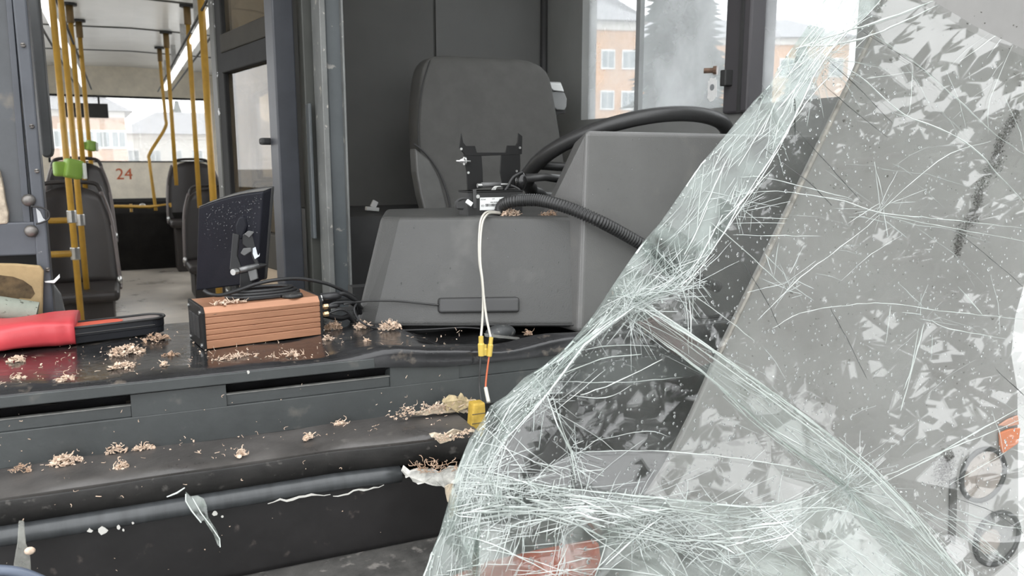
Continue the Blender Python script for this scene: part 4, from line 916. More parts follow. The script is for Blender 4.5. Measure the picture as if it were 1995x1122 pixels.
for k, (x, y, w_, h_) in enumerate(((175, 1032, 9, 6), (200, 1031, 17, 10), (231, 1025, 7, 6), (259, 1016, 5, 3), (417, 994, 10, 6), (431, 1000, 5, 3), (482, 722, 5, 4), (240, 1030, 4, 3))):
    Y = 1.07 - .0; v = [atY(x + w_ * .6 * math.cos(a) * rng.uniform(.6, 1.2), y + h_ * .8 * math.sin(a) * rng.uniform(.6, 1.2), 1.068 if y > 900 else 1.165) for a in (0, .9, 1.9, 2.8, 3.7, 4.6, 5.5)]
    c_ = sum(v, Vector()) / len(v); Yf = (FP(c_.x, 1.071, 0) if y > 900 else FP(c_.x, 1.1715, 0)).y
    v = [Vector((p.x, Yf, p.z)) for p in v]
    tag(MB().prism(v, (0, -.0012, 0)).build('paint_chip', m_chip), ['white chip left of the big one under the bead', 'biggest white paint chip under the grey bead', 'white chip right of the big one under the bead', 'tiny white chip on the bead left of the hanging sliver', 'white chip right of the hanging glass sliver', 'tiny chip right of the glass sliver chip', 'white petal-like chip stuck on the fascia lip', 'tiny crumb of paint beside the white chips'][k], 'paint chip', 'paint chips')
for x0, y0, x1, y1, s in ((520, 975, 640, 955, 3), (645, 960, 742, 938, 4)):
    n_ = 10; up_ = []; dn_ = []
    for k in range(n_ + 1):
        t = k / n_; v = atY(x0 + (x1 - x0) * t, y0 + (y1 - y0) * t + rng.uniform(-3, 3), 1.06); v.y = FP(v.x, 1.070, 0).y; h_ = rng.uniform(.0005, .0018) * math.sin(math.pi * (t * .9 + .05))
        up_.append(v + Vector((0, 0, h_))); dn_.append(v - Vector((0, 0, h_)))
    tag(MB().prism(up_ + dn_[::-1], (0, -.0015, 0)).build('peeling_paint', m_chip), 'long peeling pale paint streak under the bead, %s one' % ('left' if x0 < 600 else 'right'), 'paint streak', 'peeling paint')
m_sliv = pane_mat('glass_sliver', tint=(.93, .96, .94), haze=.22, hz_var=.18, hz_scale=60, hazecol=(.62, .66, .62))
o = thing('glass_sliver', 'long curved glass sliver hanging in front of the lower bead', 'glass shard', atY(428, 1062, 1.05))
MB().prism([atY(x, y, 1.05 - (y - 955) * .0002) for x, y in ((362, 958), (372, 968), (385, 966), (397, 972), (403, 985), (406, 1008), (420, 1030), (429, 1048), (429, 1066), (424, 1062), (416, 1042), (398, 1014), (390, 1018), (374, 996), (362, 975))], (0, .003, 0)).build('blade', m_sliv, o, bevel=.0005)
m_edge = mat('bright_glass_edge', (.50, .54, .51), .25, var=.2, vscale=80)
MB().tube([atY(x, y, 1.049 - (y - 955) * .0002) for x, y in ((362, 962), (362, 976), (374, 996), (392, 1018))], .0008, 5).build('edge', m_edge, o)
MB().tube([atY(x, y, 1.049 - (y - 955) * .0002) for x, y in ((375, 970), (392, 1000), (412, 1026), (428, 1050), (429, 1066))], .0007, 5).build('edge', m_edge, o)
MB().tube([atY(x, y, 1.049) for x, y in ((325, 968), (345, 960), (360, 950))], [.0008, .0014, .0008], 5).build('tip', m_edge, o)
o = thing('glass_stub', 'cloudy tapering glass stub at the bottom left corner', 'glass shard', atY(45, 1130, 1.02))
MB().prism([atY(x, y, 1.03) for x, y in ((36, 1016), (46, 1016), (50, 1060), (58, 1080), (62, 1150), (20, 1150), (28, 1090), (34, 1055))], (0, .004, 0)).build('stub', pane_mat('cloudy_glass', haze=.4, hz_var=.2, hz_scale=50, hazecol=(.5, .5, .46)), o, bevel=.001)
MB().tube(pth([(-40, 1110, 1.0), (20, 1112, 1.0), (60, 1122, 1.0), (100, 1140, 1.0)], 6), .006, 10).build('blue_lead', mat('bluish_cable', (.10, .12, .16), .3), o, True)
MB().ell(atY(58, 1073, 1.026), (.006, .003, .005), 8, 6).build('stuck_petal', m_lit, o, True)
o = thing('rubber_grommet', 'flat dark rubber cap lying in the gap under the console', 'rubber cap', atY(970, 660, 1.23))
MB().ell(atY(975, 648, 1.235), (.030, .018, .015), 18, 10).build('cap', mat('dusty_rubber', (.035, .037, .038), .5, var=.3, vscale=40, c3=(.12, .12, .11), s3=120, thr3=(.6, .7)), o, True)
MB().prism(cl([(945, 650), (1012, 658), (1014, 662), (946, 656)], 1.215), (0, .004, 0)).build('pale_edge', mat('worn_edge', (.16, .16, .15)), o)
# ------------------------------------------------------------------ grey front corner panel with lamps (seen through the glass)
q0 = atY(1400, 690, 1.06); q1 = atY(1985, 690, .935)
pd = Vector((q1.x - q0.x, q1.y - q0.y, 0)).normalized(); pn = Vector((pd.y, -pd.x, 0))     # points to the camera side
if pn.dot(CF) > 0: pn = -pn
def onp(px, py, off=0):
    d = ray(px, py); o_ = Vector((0, 0, ZC)); t = ((q0 + pn * off) - o_).dot(pn) / d.dot(pn)
    return o_ + d * t
m_pan = mat('grey_body_paint', (.235, .230, .222), .42, var=.06, vscale=6, c3=(.175, .168, .158), s3=26, thr3=(.6, .8), bump=.06, bscale=50)
o = thing('front_corner_panel', 'bent grey front body panel with two round lamp holes behind the cracked glass', 'body panel', Vector((1.35, 1.0, ZC - .8)))
poly = [(1745, -60), (1700, 62), (1662, 150), (1598, 280), (1530, 420), (1470, 545), (1400, 690), (1352, 800), (1300, 905), (1240, 1000), (1185, 1045), (1180, 1200), (1984, 1200), (1986, 1000), (1984, 760), (1972, 690), (1980, 615), (2000, 545), (2040, 430), (2100, 300), (2120, -60)]
MB().prism([onp(*p) for p in poly], -pn * .014).build('sheet', m_pan, o, bevel=.004)
m_hole = mat('lamp_rim_black', (.02, .02, .02), .5)
def disc(px, py, rpx, nm, m, o_, d0, d1, rin=None, sq=1, n=28):
    c = onp(px, py); r_ = rpx / FPX * (c - Vector((0, 0, ZC))).dot(CF)
    lp = lambda rr, dd: [c + pd * (rr * math.cos(a)) + Vector((0, 0, rr * sq * math.sin(a))) + pn * dd for a in [2 * math.pi * i / n for i in range(n)]]
    if rin is None: return MB().loft([lp(r_, d0), lp(r_ * .97, d1)]).build(nm, m, o_)
    k = rin
    return MB().loft([lp(r_, d0), lp(r_, d1), lp(r_ * k, d1), lp(r_ * k, d0)], cap=False, closed=True).build(nm, m, o_, True)
m_lens = mat('dirty_lamp_lens', (.20, .17, .15), .3, var=.3, vscale=40, c2=(.32, .28, .25))
for k, (x, y, r_) in enumerate(((1913, 924, 57), (1940, 1048, 58))):
    lp_ = disc(x, y, r_, 'lamp_rim', m_hole, o, -.002, .006, .86)
    disc(x, y, r_ * .87, 'lamp_lens' if k == 0 else 'lamp_hole', m_lens if k == 0 else mat('lamp_hole_dark', (.045, .045, .045), .5, var=.6, vscale=60, c2=(.2, .2, .19)), o, -.001, .002)
    disc(x + (6 if k == 0 else -14), y + 6, r_ * .45, 'lamp_bowl', mat('lamp_bowl', (.24, .21, .19), .3, var=.2, vscale=30), o, .001, .0045)
MB().prism([onp(x, y, .002) for x, y in ((1944, 842), (1964, 834), (1984, 832), (1980, 862), (1950, 882), (1945, 868))], pn * .006).build('orange_reflector', mat('amber_reflector', (.50, .16, .07), .3, var=.12), o, bevel=.002)
MB().prism([onp(x, y, .002) for x, y in ((1942, 828), (1960, 816), (1980, 808), (1982, 826), (1962, 830))], pn * .005).build('orange_reflector', mat('amber_pale', (.48, .26, .19), .4, var=.12), o, bevel=.002)
MB().prism([onp(x, y, .001) for x, y in ((1849, 935), (1862, 930), (1861, 1000), (1858, 1060), (1847, 1052))], pn * .004).build('panel_gap', mat('gap_shadow', (.035, .033, .03), .8), o)
rng = random.Random(3); b = MB()
def fleck(b, px, py, s):
    c = onp(px, py, .0004); a0 = rng.uniform(0, 6.3)
    b.prism([c + (pd * math.cos(a + a0) * rng.uniform(.5, 1.3) + Vector((0, 0, math.sin(a + a0) * rng.uniform(.4, .9)))) * s for a in (0, 1.3, 2.5, 3.8, 5)], pn * .0008)
for i in range(2000):
    t = rng.random(); w_ = rng.gauss(0, 1) * (3 + 5 * math.sin(t * 3.1) * (1 + .6 * math.sin(t * 17))); fleck(b, 1982 - 122 * t + w_ + 4 * math.sin(t * 20), 205 + 290 * t + rng.gauss(0, 5), rng.uniform(.0004, .0016))
for i in range(700):
    t = rng.random(); fleck(b, 1848 - 14 * t + rng.gauss(0, 9), 885 + 50 * t + rng.gauss(0, 12), rng.uniform(.0005, .0018))
b.build('dirt_streak', mat('soot', (.065, .06, .055), .9), o)
b = MB()
for i in range(700):
    px, py = rng.uniform(1420, 2000), rng.uniform(20, 820)
    if px < 1690 - (py - 90) * .47: continue
    fleck(b, px, py, rng.uniform(.0005, .002) if rng.random() < .97 else .004)
b.build('dirt_flecks', mat('dirt_fleck', (.11, .105, .095), .9), o)
MB().tube([onp(1702, 62, .002), onp(1598, 282, .002), onp(1532, 420, .002), onp(1402, 690, .002)], .004, 6).build('folded_edge', mat('chipped_edge', (.26, .24, .215), .7, var=.4, vscale=70), o)
# added maroon and rust red pieces stand in for reflections in the glass folds
tag(MB().prism(cl([(1248, 632), (1290, 618), (1330, 640), (1388, 688), (1392, 706), (1362, 716), (1320, 690)], 1.045), (0, .02, 0)).build('maroon_reflection_strip', mat('maroon_reflection', (.06, .029, .027), .4, var=.2, vscale=20), bevel=.003), 'added dark maroon strip standing in for a reflection in the glass fold', 'reflection strip')
tag(MB().prism(cl([(880, 1135), (960, 1102), (1060, 1078), (1168, 1058), (1172, 1090), (1130, 1200), (860, 1200)], .825), (0, .015, 0)).build('reflected_ground_plate', mat('reflected_ground_red', (.24, .055, .03), .6, var=.25, vscale=25, bump=.3), bevel=.003), 'added rust red plate standing in for ground reflected in the shattered glass', 'reflection plate')

# ------------------------------------------------------------------ shattered laminated windscreen folded outward
from mathutils.bvhtree import BVHTree
_g = [atY(1600, 100, .965)]
_gn = Vector((-.05, -math.cos(math.radians(22)), math.sin(math.radians(22))))
def Yp(px, py):
    d = ray(px, py); t = (_g[0] - Vector((0, 0, ZC))).dot(_gn) / d.dot(_gn); return d.y * t
E = [(1640, -50), (1600, 10), (1588, 32), (1562, 70), (1538, 102), (1515, 135), (1500, 166), (1470, 198), (1440, 232), (1404, 276), (1366, 320), (1330, 372), (1290, 430), (1252, 476), (1218, 522), (1190, 566), (1160, 612), (1132, 648), (1100, 682), (1060, 715), (1022, 738), (988, 772), (956, 792), (940, 822), (917, 855), (905, 885), (890, 922), (880, 962), (870, 1002), (858, 1040), (842, 1075), (815, 1150)]
R = [(1760, -50), (1690, 28), (1640, 72), (1585, 150), (1530, 262), (1440, 402), (1385, 492), (1325, 560), (1235, 598), (1140, 672), (1065, 768), (990, 850), (948, 925), (935, 1010), (925, 1150)]
U = [(1235, 580), (1390, 682), (1560, 805), (1700, 918), (1800, 1022), (1900, 1150)]
Lw = [(1220, 615), (1372, 728), (1500, 842), (1640, 948), (1740, 1050), (1815, 1150)]
C3 = [(948, 925), (1020, 938), (1110, 952), (1300, 972), (1480, 988), (1560, 972), (1640, 948)]
C4 = [(1065, 768), (1088, 830), (1112, 882), (1122, 940)]
C5 = [(1112, 882), (1240, 878), (1360, 884), (1500, 902), (1600, 925), (1640, 948)]
C6 = [(935, 1010), (1010, 1000), (1090, 1010), (1170, 1045), (1180, 1060), (1150, 1150)]
C7 = [(1170, 1045), (1300, 1060), (1350, 1150)]
C8 = [(1480, 988), (1560, 1060), (1600, 1150)]
ctl = []; edges = []
def addp(p, Y):
    for i, (q, _) in enumerate(ctl):
        if abs(q[0] - p[0]) < 2 and abs(q[1] - p[1]) < 2: return i
    ctl.append((p, Y)); return len(ctl) - 1
def poly_(l, f):
    ids = [addp(p, f(i / max(1, len(l) - 1), p)) for i, p in enumerate(l)]
    for a, c in zip(ids, ids[1:]): edges.append((a, c))
    return ids
poly_(R, lambda t, p: Yp(*p) - .008)
poly_(E, lambda t, p: Yp(*p) + .030 + rng.uniform(-.004, .004))
poly_(U, lambda t, p: Yp(*p) - .012)
poly_(Lw, lambda t, p: Yp(*p) + .006)
poly_(C5, lambda t, p: Yp(*p) + .004)
poly_(C3, lambda t, p: Yp(*p) - .022 * min(1, 4 * t + .1) * (1 if t < .95 else .3))
poly_(C4, lambda t, p: Yp(*p) - .012)
poly_(C6, lambda t, p: Yp(*p) - .02)
poly_(C7, lambda t, p: Yp(*p) - .03)
poly_(C8, lambda t, p: Yp(*p) - .045)
bd = [E[0], R[0], (2090, -50), (2100, 560), (2100, 1150), U[-1], Lw[-1], C8[-1], C7[-1], C6[-1], R[-1], E[-1]]
ids = [addp(p, Yp(*p)) for p in bd]
for a, c in zip(ids, ids[1:]): edges.append((a, c))
outline = [tuple(p) for p in E[::1]] + [R[-1], C6[-1], C7[-1], C8[-1], Lw[-1], U[-1], (2100, 1150), (2100, 560), (2090, -50), R[0]]
def inside(p, pg):
    x, y = p; r_ = False; j = len(pg) - 1
    for i in range(len(pg)):
        if (pg[i][1] > y) != (pg[j][1] > y) and x < (pg[j][0] - pg[i][0]) * (y - pg[i][1]) / (pg[j][1] - pg[i][1]) + pg[i][0]: r_ = not r_
        j = i
    return r_
band = E + R[::-1]; strip = U + Lw[::-1]
lowleft = [(948, 925), (1110, 952), (1300, 972), (1480, 988), (1560, 972), (1640, 948), (1740, 1050), (1815, 1150), (820, 1150), (935, 1010)]
for i in range(170):
    p = (rng.uniform(815, 1700), rng.uniform(-40, 1140))
    if inside(p, band): addp(p, Yp(*p) + .008 + rng.uniform(-.008, .008))
for i in range(60):
    p = (rng.uniform(900, 1600), rng.uniform(930, 1140))
    if inside(p, lowleft): addp(p, Yp(*p) - .03 + rng.uniform(-.012, .012))
for i in range(26):
    p = (rng.uniform(1250, 1900), rng.uniform(600, 1140))
    if inside(p, strip): addp(p, Yp(*p) - .008 + rng.uniform(-.004, .004))
for i in range(70):
    p = (rng.uniform(1050, 2080), rng.uniform(-40, 1140))
    if inside(p, outline) and not inside(p, band) and not inside(p, strip) and not inside(p, lowleft): addp(p, Yp(*p))
V2 = [Vector((p[0] / 1000, p[1] / 1000)) for p, _ in ctl]
vo, eo, fo_, ov, oe, of = delaunay_2d_cdt(V2, edges, [], 0, 1e-6)
yv = []
for i, v in enumerate(vo):
    if ov[i]: yv.append(ctl[ov[i][0]][1])
    else:
        pp = (v.x * 1000, v.y * 1000); ws = [(1 / (1e-6 + (v - V2[k]).length_squared), ctl[k][1]) for k in range(len(ctl))]; yv.append(sum(w * y for w, y in ws) / sum(w for w, _ in ws))
V3 = [atY(v.x * 1000, v.y * 1000, y) for v, y in zip(vo, yv)]
ws_ = thing('shattered_windscreen', 'large sheet of shattered laminated windscreen glass folded outward on the right', 'windscreen', atY(1500, 1122, .80))
m_pane = pane_mat('laminated_glass', tint=(.975, .98, .975), haze=.045, hz_var=.035, hz_scale=6, hazecol=(.55, .57, .55), ior=1.55)
m_crush = pane_mat('crushed_glass', tint=(.95, .98, .965), haze=.20, hz_var=.18, hz_scale=22, hazecol=(.50, .55, .525), stretch=(1, 1, .5), trl=.45)
m_fold = pane_mat('folded_glass', tint=(.96, .985, .97), haze=.08, hz_var=.06, hz_scale=14, hazecol=(.50, .54, .52), trl=.45)
m_net = pane_mat('frosted_glass', tint=(.96, .985, .97), haze=.19, hz_var=.16, hz_scale=16, hazecol=(.60, .63, .61), trl=.45)
sets = {'edge_band': [], 'fold_strip': [], 'lower_net': [], 'clear_sheet': []}
keep = []
for f in fo_:
    c = sum((vo[i] for i in f), Vector((0, 0))) / len(f); p = (c.x * 1000, c.y * 1000)
    if not inside(p, outline): continue
    keep.append(f)
    k = 'edge_band' if inside(p, band) else 'fold_strip' if inside(p, strip) else 'lower_net' if inside(p, lowleft) else 'clear_sheet'
    sets[k].append(f)
for k, fs in sets.items():
    idx = {}; b = MB()
    for f in fs:
        b.f.append(tuple(idx.setdefault(i, len(idx)) for i in f))
    b.v = [None] * len(idx)
    for i, j in idx.items(): b.v[j] = tuple(V3[i])
    gb = b.build(k, {'edge_band': m_crush, 'fold_strip': m_fold, 'lower_net': m_net, 'clear_sheet': m_pane}[k], ws_, solid=.005 if k == 'clear_sheet' else .004)
bvh = BVHTree.FromPolygons([tuple(v) for v in V3], [tuple(f) for f in keep])
CO = Vector((0, 0, ZC))
def ong(px, py, off=.0034):
    d = ray(px, py).normalized(); h = bvh.ray_cast(CO, d)
    if h[0] is None: return None
    return h[0] - d * off
def frac_mat(name, c, tr):
    m = bpy.data.materials.new(name); m.use_nodes = True; N = m.node_tree.nodes; L = m.node_tree.links
    N.remove(N['Principled BSDF'])
    df = N.new('ShaderNodeBsdfDiffuse'); df.inputs['Color'].default_value = (*c, 1); tl = N.new('ShaderNodeBsdfTranslucent'); tl.inputs['Color'].default_value = (*c, 1)
    gl = N.new('ShaderNodeBsdfGlossy'); gl.inputs['Roughness'].default_value = .2; tp = N.new('ShaderNodeBsdfTransparent')
    a = N.new('ShaderNodeMixShader'); a.inputs[0].default_value = .4; L.new(df.outputs[0], a.inputs[1]); L.new(tl.outputs[0], a.inputs[2])
    g = N.new('ShaderNodeMixShader'); g.inputs[0].default_value = .12; L.new(a.outputs[0], g.inputs[1]); L.new(gl.outputs[0], g.inputs[2])
    t = N.new('ShaderNodeMixShader'); t.inputs[0].default_value = tr; L.new(g.outputs[0], t.inputs[1]); L.new(tp.outputs[0], t.inputs[2])
    L.new(t.outputs[0], N['Material Output'].inputs['Surface']); return m
m_cr = frac_mat('fracture_white', (.62, .66, .635), .10)
m_cr2 = frac_mat('fracture_fine', (.58, .62, .60), .35)
m_crd = frac_mat('fracture_dark', (.07, .075, .07), .25)
def crack(b, pts, wpx, jit=1.2, step=14, taper=True, off=.0034):
    out = []
    for (a, c) in zip(pts, pts[1:]):
        L_ = math.hypot(c[0] - a[0], c[1] - a[1]); n_ = max(1, int(L_ / step))
        for k in range(n_): t = k / n_; out.append((a[0] + (c[0] - a[0]) * t + rng.uniform(-jit, jit), a[1] + (c[1] - a[1]) * t + rng.uniform(-jit, jit)))
    out.append(pts[-1]); run = []; runs = []
    for p in out:
        v = ong(*p, off)
        if v is None:
            if len(run) > 1: runs.append(run)
            run = []
        else: run.append(v)
    if len(run) > 1: runs.append(run)
    for run in runs:
        rs = [wpx * .5 / FPX * (v - CO).dot(CF) * rng.uniform(.5, 1.15) * ((.35 + .65 * math.sin(math.pi * (i + .5) / len(run))) if taper else 1) for i, v in enumerate(run)]
        b.tube(run, rs, 4)
def smooth2(l, n=6):
    q = cat_rom([Vector((x, y, 0)) for x, y in l], n); return [(v.x, v.y) for v in q]
MAJ = [  # (polyline, width px, dark?)
    (R[:8], 5, 0), ([(1700, 60), (1570, 200), (1500, 320), (1400, 470), (1340, 555)], 4, 0), (R[8:12], 5, 0), (R[11:], 4, 0),
    (U, 6, 0), ([(1245, 600), (1400, 705), (1570, 830), (1712, 945), (1870, 1130)], 4, 0), (Lw, 5, 0), ([(1215, 590), (1330, 640), (1480, 755), (1640, 875), (1690, 925)], 3, 0),
    (C3, 6, 0), ([(930, 940), (1100, 965), (1300, 990), (1480, 1010), (1650, 985)], 4, 0), (C4, 5, 0), ([(1075, 770), (1098, 840), (1118, 890), (1135, 960)], 3, 0),
    (C5, 3, 0), (C6, 5, 0), (C7, 4, 0), (C8, 4, 0),
    ([(1340, 560), (1345, 610), (1348, 680)], 2.5, 0), ([(1325, 540), (1338, 600), (1342, 690)], 2, 0), ([(1352, 510), (1350, 600), (1345, 640)], 2, 0),
    ([(1330, 556), (1420, 625), (1470, 665)], 2, 0), ([(1382, 432), (1430, 470), (1530, 560)], 2.5, 0), ([(1428, 458), (1600, 460)], 2, 0), ([(1430, 434), (1530, 435)], 2, 0), ([(1436, 422), (1535, 426)], 2, 0), ([(1440, 345), (1500, 348), (1660, 388)], 2.5, 0),
    ([(1425, 380), (1500, 372), (1560, 378), (1645, 392), (1720, 415), (1850, 428), (1995, 445)], 3, 0), ([(1715, 418), (1830, 440), (1995, 470)], 2.5, 0),
    ([(1713, 418), (1690, 440), (1620, 495), (1560, 540), (1475, 625)], 2.5, 0), ([(1713, 414), (1760, 370), (1850, 300), (1930, 275)], 2.5, 0),
    ([(1600, 105), (1660, 138), (1700, 170), (1760, 222), (1830, 250), (1895, 287), (1945, 340), (1995, 395)], 4, 0), ([(1690, 60), (1780, 120), (1850, 180), (1940, 262), (1995, 300)], 3.5, 0),
    ([(1740, 218), (1765, 225), (1775, 200), (1778, 130)], 2, 0), ([(1690, 152), (1780, 140)], 2, 0), ([(1870, 120), (1945, 65), (1985, 20)], 3, 0), ([(1985, 60), (1930, 190), (1925, 260)], 2, 0),
    ([(1600, 600), (1720, 590), (1830, 605), (1995, 622)], 2.5, 0), ([(1505, 640), (1560, 610), (1640, 595)], 2, 0), ([(1800, 630), (1782, 700), (1755, 800)], 4, 0), ([(1790, 640), (1775, 720), (1760, 760)], 2.5, 0), ([(1735, 595), (1725, 670)], 2, 0),
    ([(1868, 560), (1915, 615)], 3, 0), ([(1960, 660), (1850, 640), (1815, 625)], 3, 0),
    ([(1700, 950), (1790, 905), (1870, 860), (1995, 790)], 5, 0), ([(1720, 930), (1800, 895), (1995, 815)], 3.5, 0), ([(1850, 945), (1900, 915), (1960, 880)], 2.5, 0), ([(1840, 1010), (1995, 1030)], 2.5, 0), ([(1850, 965), (1940, 1000), (1995, 1040)], 2, 1), ([(1920, 1060), (1995, 1120)], 2.5, 0),
    ([(1600, 105), (1660, 160), (1740, 240)], 2, 1), ([(1670, 55), (1790, 130), (1830, 160)], 2, 1), ([(1490, 290), (1570, 350), (1620, 400)], 2.5, 1), ([(1545, 245), (1640, 350), (1680, 395)], 2.5, 1), ([(1600, 160), (1650, 205), (1730, 268)], 2, 1), ([(1545, 75), (1535, 110), (1540, 150)], 4, 0), ([(1548, 190), (1550, 280)], 4, 1),
    ([(1618, 600), (1650, 660), (1690, 740)], 2.5, 1), ([(1440, 500), (1490, 580), (1520, 640)], 2, 1), ([(1865, 450), (1950, 520), (1995, 560)], 2, 1), ([(1940, 720), (1995, 770)], 2.5, 1),
    ([(1060, 742), (1200, 745), (1330, 735)], 2, 0), ([(1100, 690), (1200, 672), (1280, 675)], 2, 0), ([(1080, 735), (1170, 700), (1250, 690)], 3, 0), ([(1130, 770), (1200, 745), (1290, 700)], 3.5, 0), ([(1110, 770), (1180, 775), (1230, 750)], 2, 0), ([(1060, 790), (1140, 835), (1200, 880)], 2, 0), ([(1070, 810), (1120, 770), (1180, 720)], 2, 0),
    ([(1150, 860), (1260, 840), (1300, 850)], 2, 0), ([(940, 830), (985, 870), (1020, 920)], 3.5, 0), ([(930, 860), (1000, 880), (1100, 930)], 3, 0), ([(960, 800), (1000, 850), (1060, 900), (1118, 935)], 2.5, 0),
    ([(1535, 100), (1620, 70), (1700, 45), (1800, 10), (1860, -20)], 7, 0), ([(1560, 90), (1640, 85), (1720, 60), (1840, 5)], 5, 0), ([(1530, 150), (1600, 95), (1700, 30)], 4, 0),
    ([(900, 910), (980, 925), (1060, 960), (1150, 1040), (1240, 1100)], 4, 0), ([(880, 1040), (960, 1060), (1060, 1110), (1100, 1130)], 4, 0), ([(880, 1060), (1000, 1080), (1130, 1125)], 3, 0),
    ([(935, 1010), (1000, 1000), (1060, 995), (1150, 1008), (1280, 1040)], 6, 0), ([(1180, 1100), (1240, 1045), (1290, 1005)], 4.5, 0), ([(1120, 1150), (1190, 1080), (1230, 1040)], 3.5, 0), ([(1000, 1120), (1180, 1108), (1340, 1130)], 3, 0),
    ([(1450, 985), (1530, 1050), (1600, 1130)], 4, 0), ([(1330, 1000), (1430, 1060), (1500, 1140)], 3.5, 0), ([(1480, 1000), (1620, 990), (1740, 1040), (1830, 1130)], 4, 0), ([(1640, 950), (1700, 1010), (1800, 1100)], 5, 0), ([(1660, 950), (1760, 1010), (1870, 1120)], 4, 0)]
for pl, w_, dk in MAJ:
    b = MB(); crack(b, smooth2(pl, 4), w_ * .8, 1.0, 16); 
    if b.v: b.build('crack', m_crd if dk else m_cr, ws_)
# fractured rim of the sheet
b = MB(); crack(b, E, 4.5, 1.0, 10, False, .002); b.build('broken_rim', m_cr, ws_)['kind'] = 'stuff'
# fine fractures: along the edge band, across the fold, in the lower net
b = MB(); bw = MB()
def lerp_poly(l, t):
    t = max(0, min(.9999, t)) * (len(l) - 1); i = int(t); f = t - i
    return (l[i][0] + (l[i + 1][0] - l[i][0]) * f, l[i][1] + (l[i + 1][1] - l[i][1]) * f)
def arc_resample(l, n):
    d = [0]
    for a, c in zip(l, l[1:]): d.append(d[-1] + math.hypot(c[0] - a[0], c[1] - a[1]))
    out = []
    for k in range(n + 1):
        s = d[-1] * k / n; i = max(j for j in range(len(d)) if d[j] <= s + 1e-9); i = min(i, len(l) - 2); f = (s - d[i]) / max(1e-9, d[i + 1] - d[i])
        out.append((l[i][0] + (l[i + 1][0] - l[i][0]) * f, l[i][1] + (l[i + 1][1] - l[i][1]) * f))
    return out
Ea, Ra = arc_resample(E, 60), arc_resample(R, 60)
def streaks(A, B, n, tl, wmin, wmax, cross=.25, dst=None, s0=-.02, s1=1.1):
    for i in range(n):
        t = rng.random(); s = rng.uniform(s0, s1); dt_ = rng.uniform(.2, 1) * tl * rng.choice((-1, 1)); ds = rng.gauss(0, cross)
        pl = []
        for k in range(4):
            u = k / 3; p, q = lerp_poly(A, t + dt_ * u), lerp_poly(B, t + dt_ * u); ss = s + ds * u
            pl.append((p[0] + (q[0] - p[0]) * ss, p[1] + (q[1] - p[1]) * ss))
        crack(dst if dst is not None else b, pl, rng.uniform(wmin, wmax), .8, 18)
streaks(Ea, Ra, 430, .09, .7, 1.9, .35)
streaks(Ea, Ra, 60, .12, 1.6, 3.6, .2, bw)
streaks([(1235, 575)] + U[1:], [(1215, 625)] + Lw[1:], 75, .2, .7, 1.8, .25)
streaks(arc_resample(U, 30), arc_resample(Lw, 30), 22, .3, 1.6, 3.4, .1, bw, -.1, .12)
streaks(arc_resample(U, 30), arc_resample(Lw, 30), 12, .3, 1.4, 3, .1, bw, .9, 1.1)
streaks(arc_resample(C3, 30), arc_resample(C5, 30), 60, .15, .8, 2, .6, None, -.5, .15)
streaks(arc_resample([(900, 925), (1100, 960), (1300, 985), (1480, 1000), (1640, 955)], 30), arc_resample([(880, 1020), (1000, 1005), (1150, 1015), (1320, 1060), (1500, 1075)], 30), 300, .12, .8, 2.6, .6)
streaks(arc_resample([(900, 925), (1100, 960), (1300, 985), (1480, 1000), (1640, 955)], 30), arc_resample([(880, 1020), (1000, 1005), (1150, 1015), (1320, 1060), (1500, 1075)], 30), 60, .2, 2.5, 5.5, .2, bw)
# net of short fractures at lower left: rows and columns
for i in range(210):
    x, y = rng.uniform(840, 1130), rng.uniform(900, 1135)
    if rng.random() < .55: L2, a = rng.uniform(25, 90), math.pi / 2 + .22 + rng.gauss(0, .14)
    else: L2, a = rng.uniform(25, 80), -.22 + (x - 900) * .0012 + rng.gauss(0, .25)
    crack(b if rng.random() < .75 else bw, [(x, y), (x + L2 * .5 * math.cos(a) + rng.uniform(-4, 4), y + L2 * .5 * math.sin(a)), (x + L2 * math.cos(a), y + L2 * math.sin(a))], rng.uniform(1, 3), 1.0, 14)
for i in range(130):
    x, y = rng.uniform(1250, 1900), rng.uniform(980, 1140); a = .62 + rng.gauss(0, .2); L2 = rng.uniform(30, 160)
    crack(b if rng.random() < .8 else bw, [(x, y), (x + L2 * math.cos(a), y + L2 * math.sin(a))], rng.uniform(1, 3), 1.5, 14)
# splinter bursts where folds meet
for cx, cy, n_, L0, sp_ in ((1230, 590, 90, 130, 3.14), (1060, 770, 50, 90, 3.14), (1330, 560, 45, 90, 3.14), (1115, 890, 30, 80, 3.14), (1650, 950, 60, 130, 3.14), (940, 930, 60, 100, 3.14), (1590, 110, 60, 120, 3.14), (1713, 418, 18, 120, 3.14), (1540, 560, 22, 80, 3.14), (1440, 400, 26, 80, 3.14), (1240, 1040, 30, 90, 3.14), (1800, 620, 10, 80, 3.14)):
    for i in range(n_):
        a = rng.uniform(0, 6.283); L2 = rng.uniform(.25, 1) * L0; x, y = cx + rng.gauss(0, 14), cy + rng.gauss(0, 14)
        crack(b, [(x, y), (x + L2 * math.cos(a), y + L2 * math.sin(a))], rng.uniform(.7, 2.2), .8, 16)
# long hairlines over the clear sheet
for i in range(46):
    x, y = rng.uniform(1450, 1990), rng.uniform(0, 1100); a = rng.choice((.75, -.75, .1, 1.2)) + rng.gauss(0, .2); L2 = rng.uniform(40, 180)
    crack(b, [(x, y), (x + L2 * .5 * math.cos(a), y + L2 * .5 * math.sin(a)), (x + L2 * math.cos(a + .1), y + L2 * math.sin(a + .1))], rng.uniform(.7, 1.6), .8, 18)
ob = b.build('fine_fractures', m_cr2, ws_); ob['kind'] = 'stuff'
ob = bw.build('white_fractures', m_cr, ws_); ob['kind'] = 'stuff'
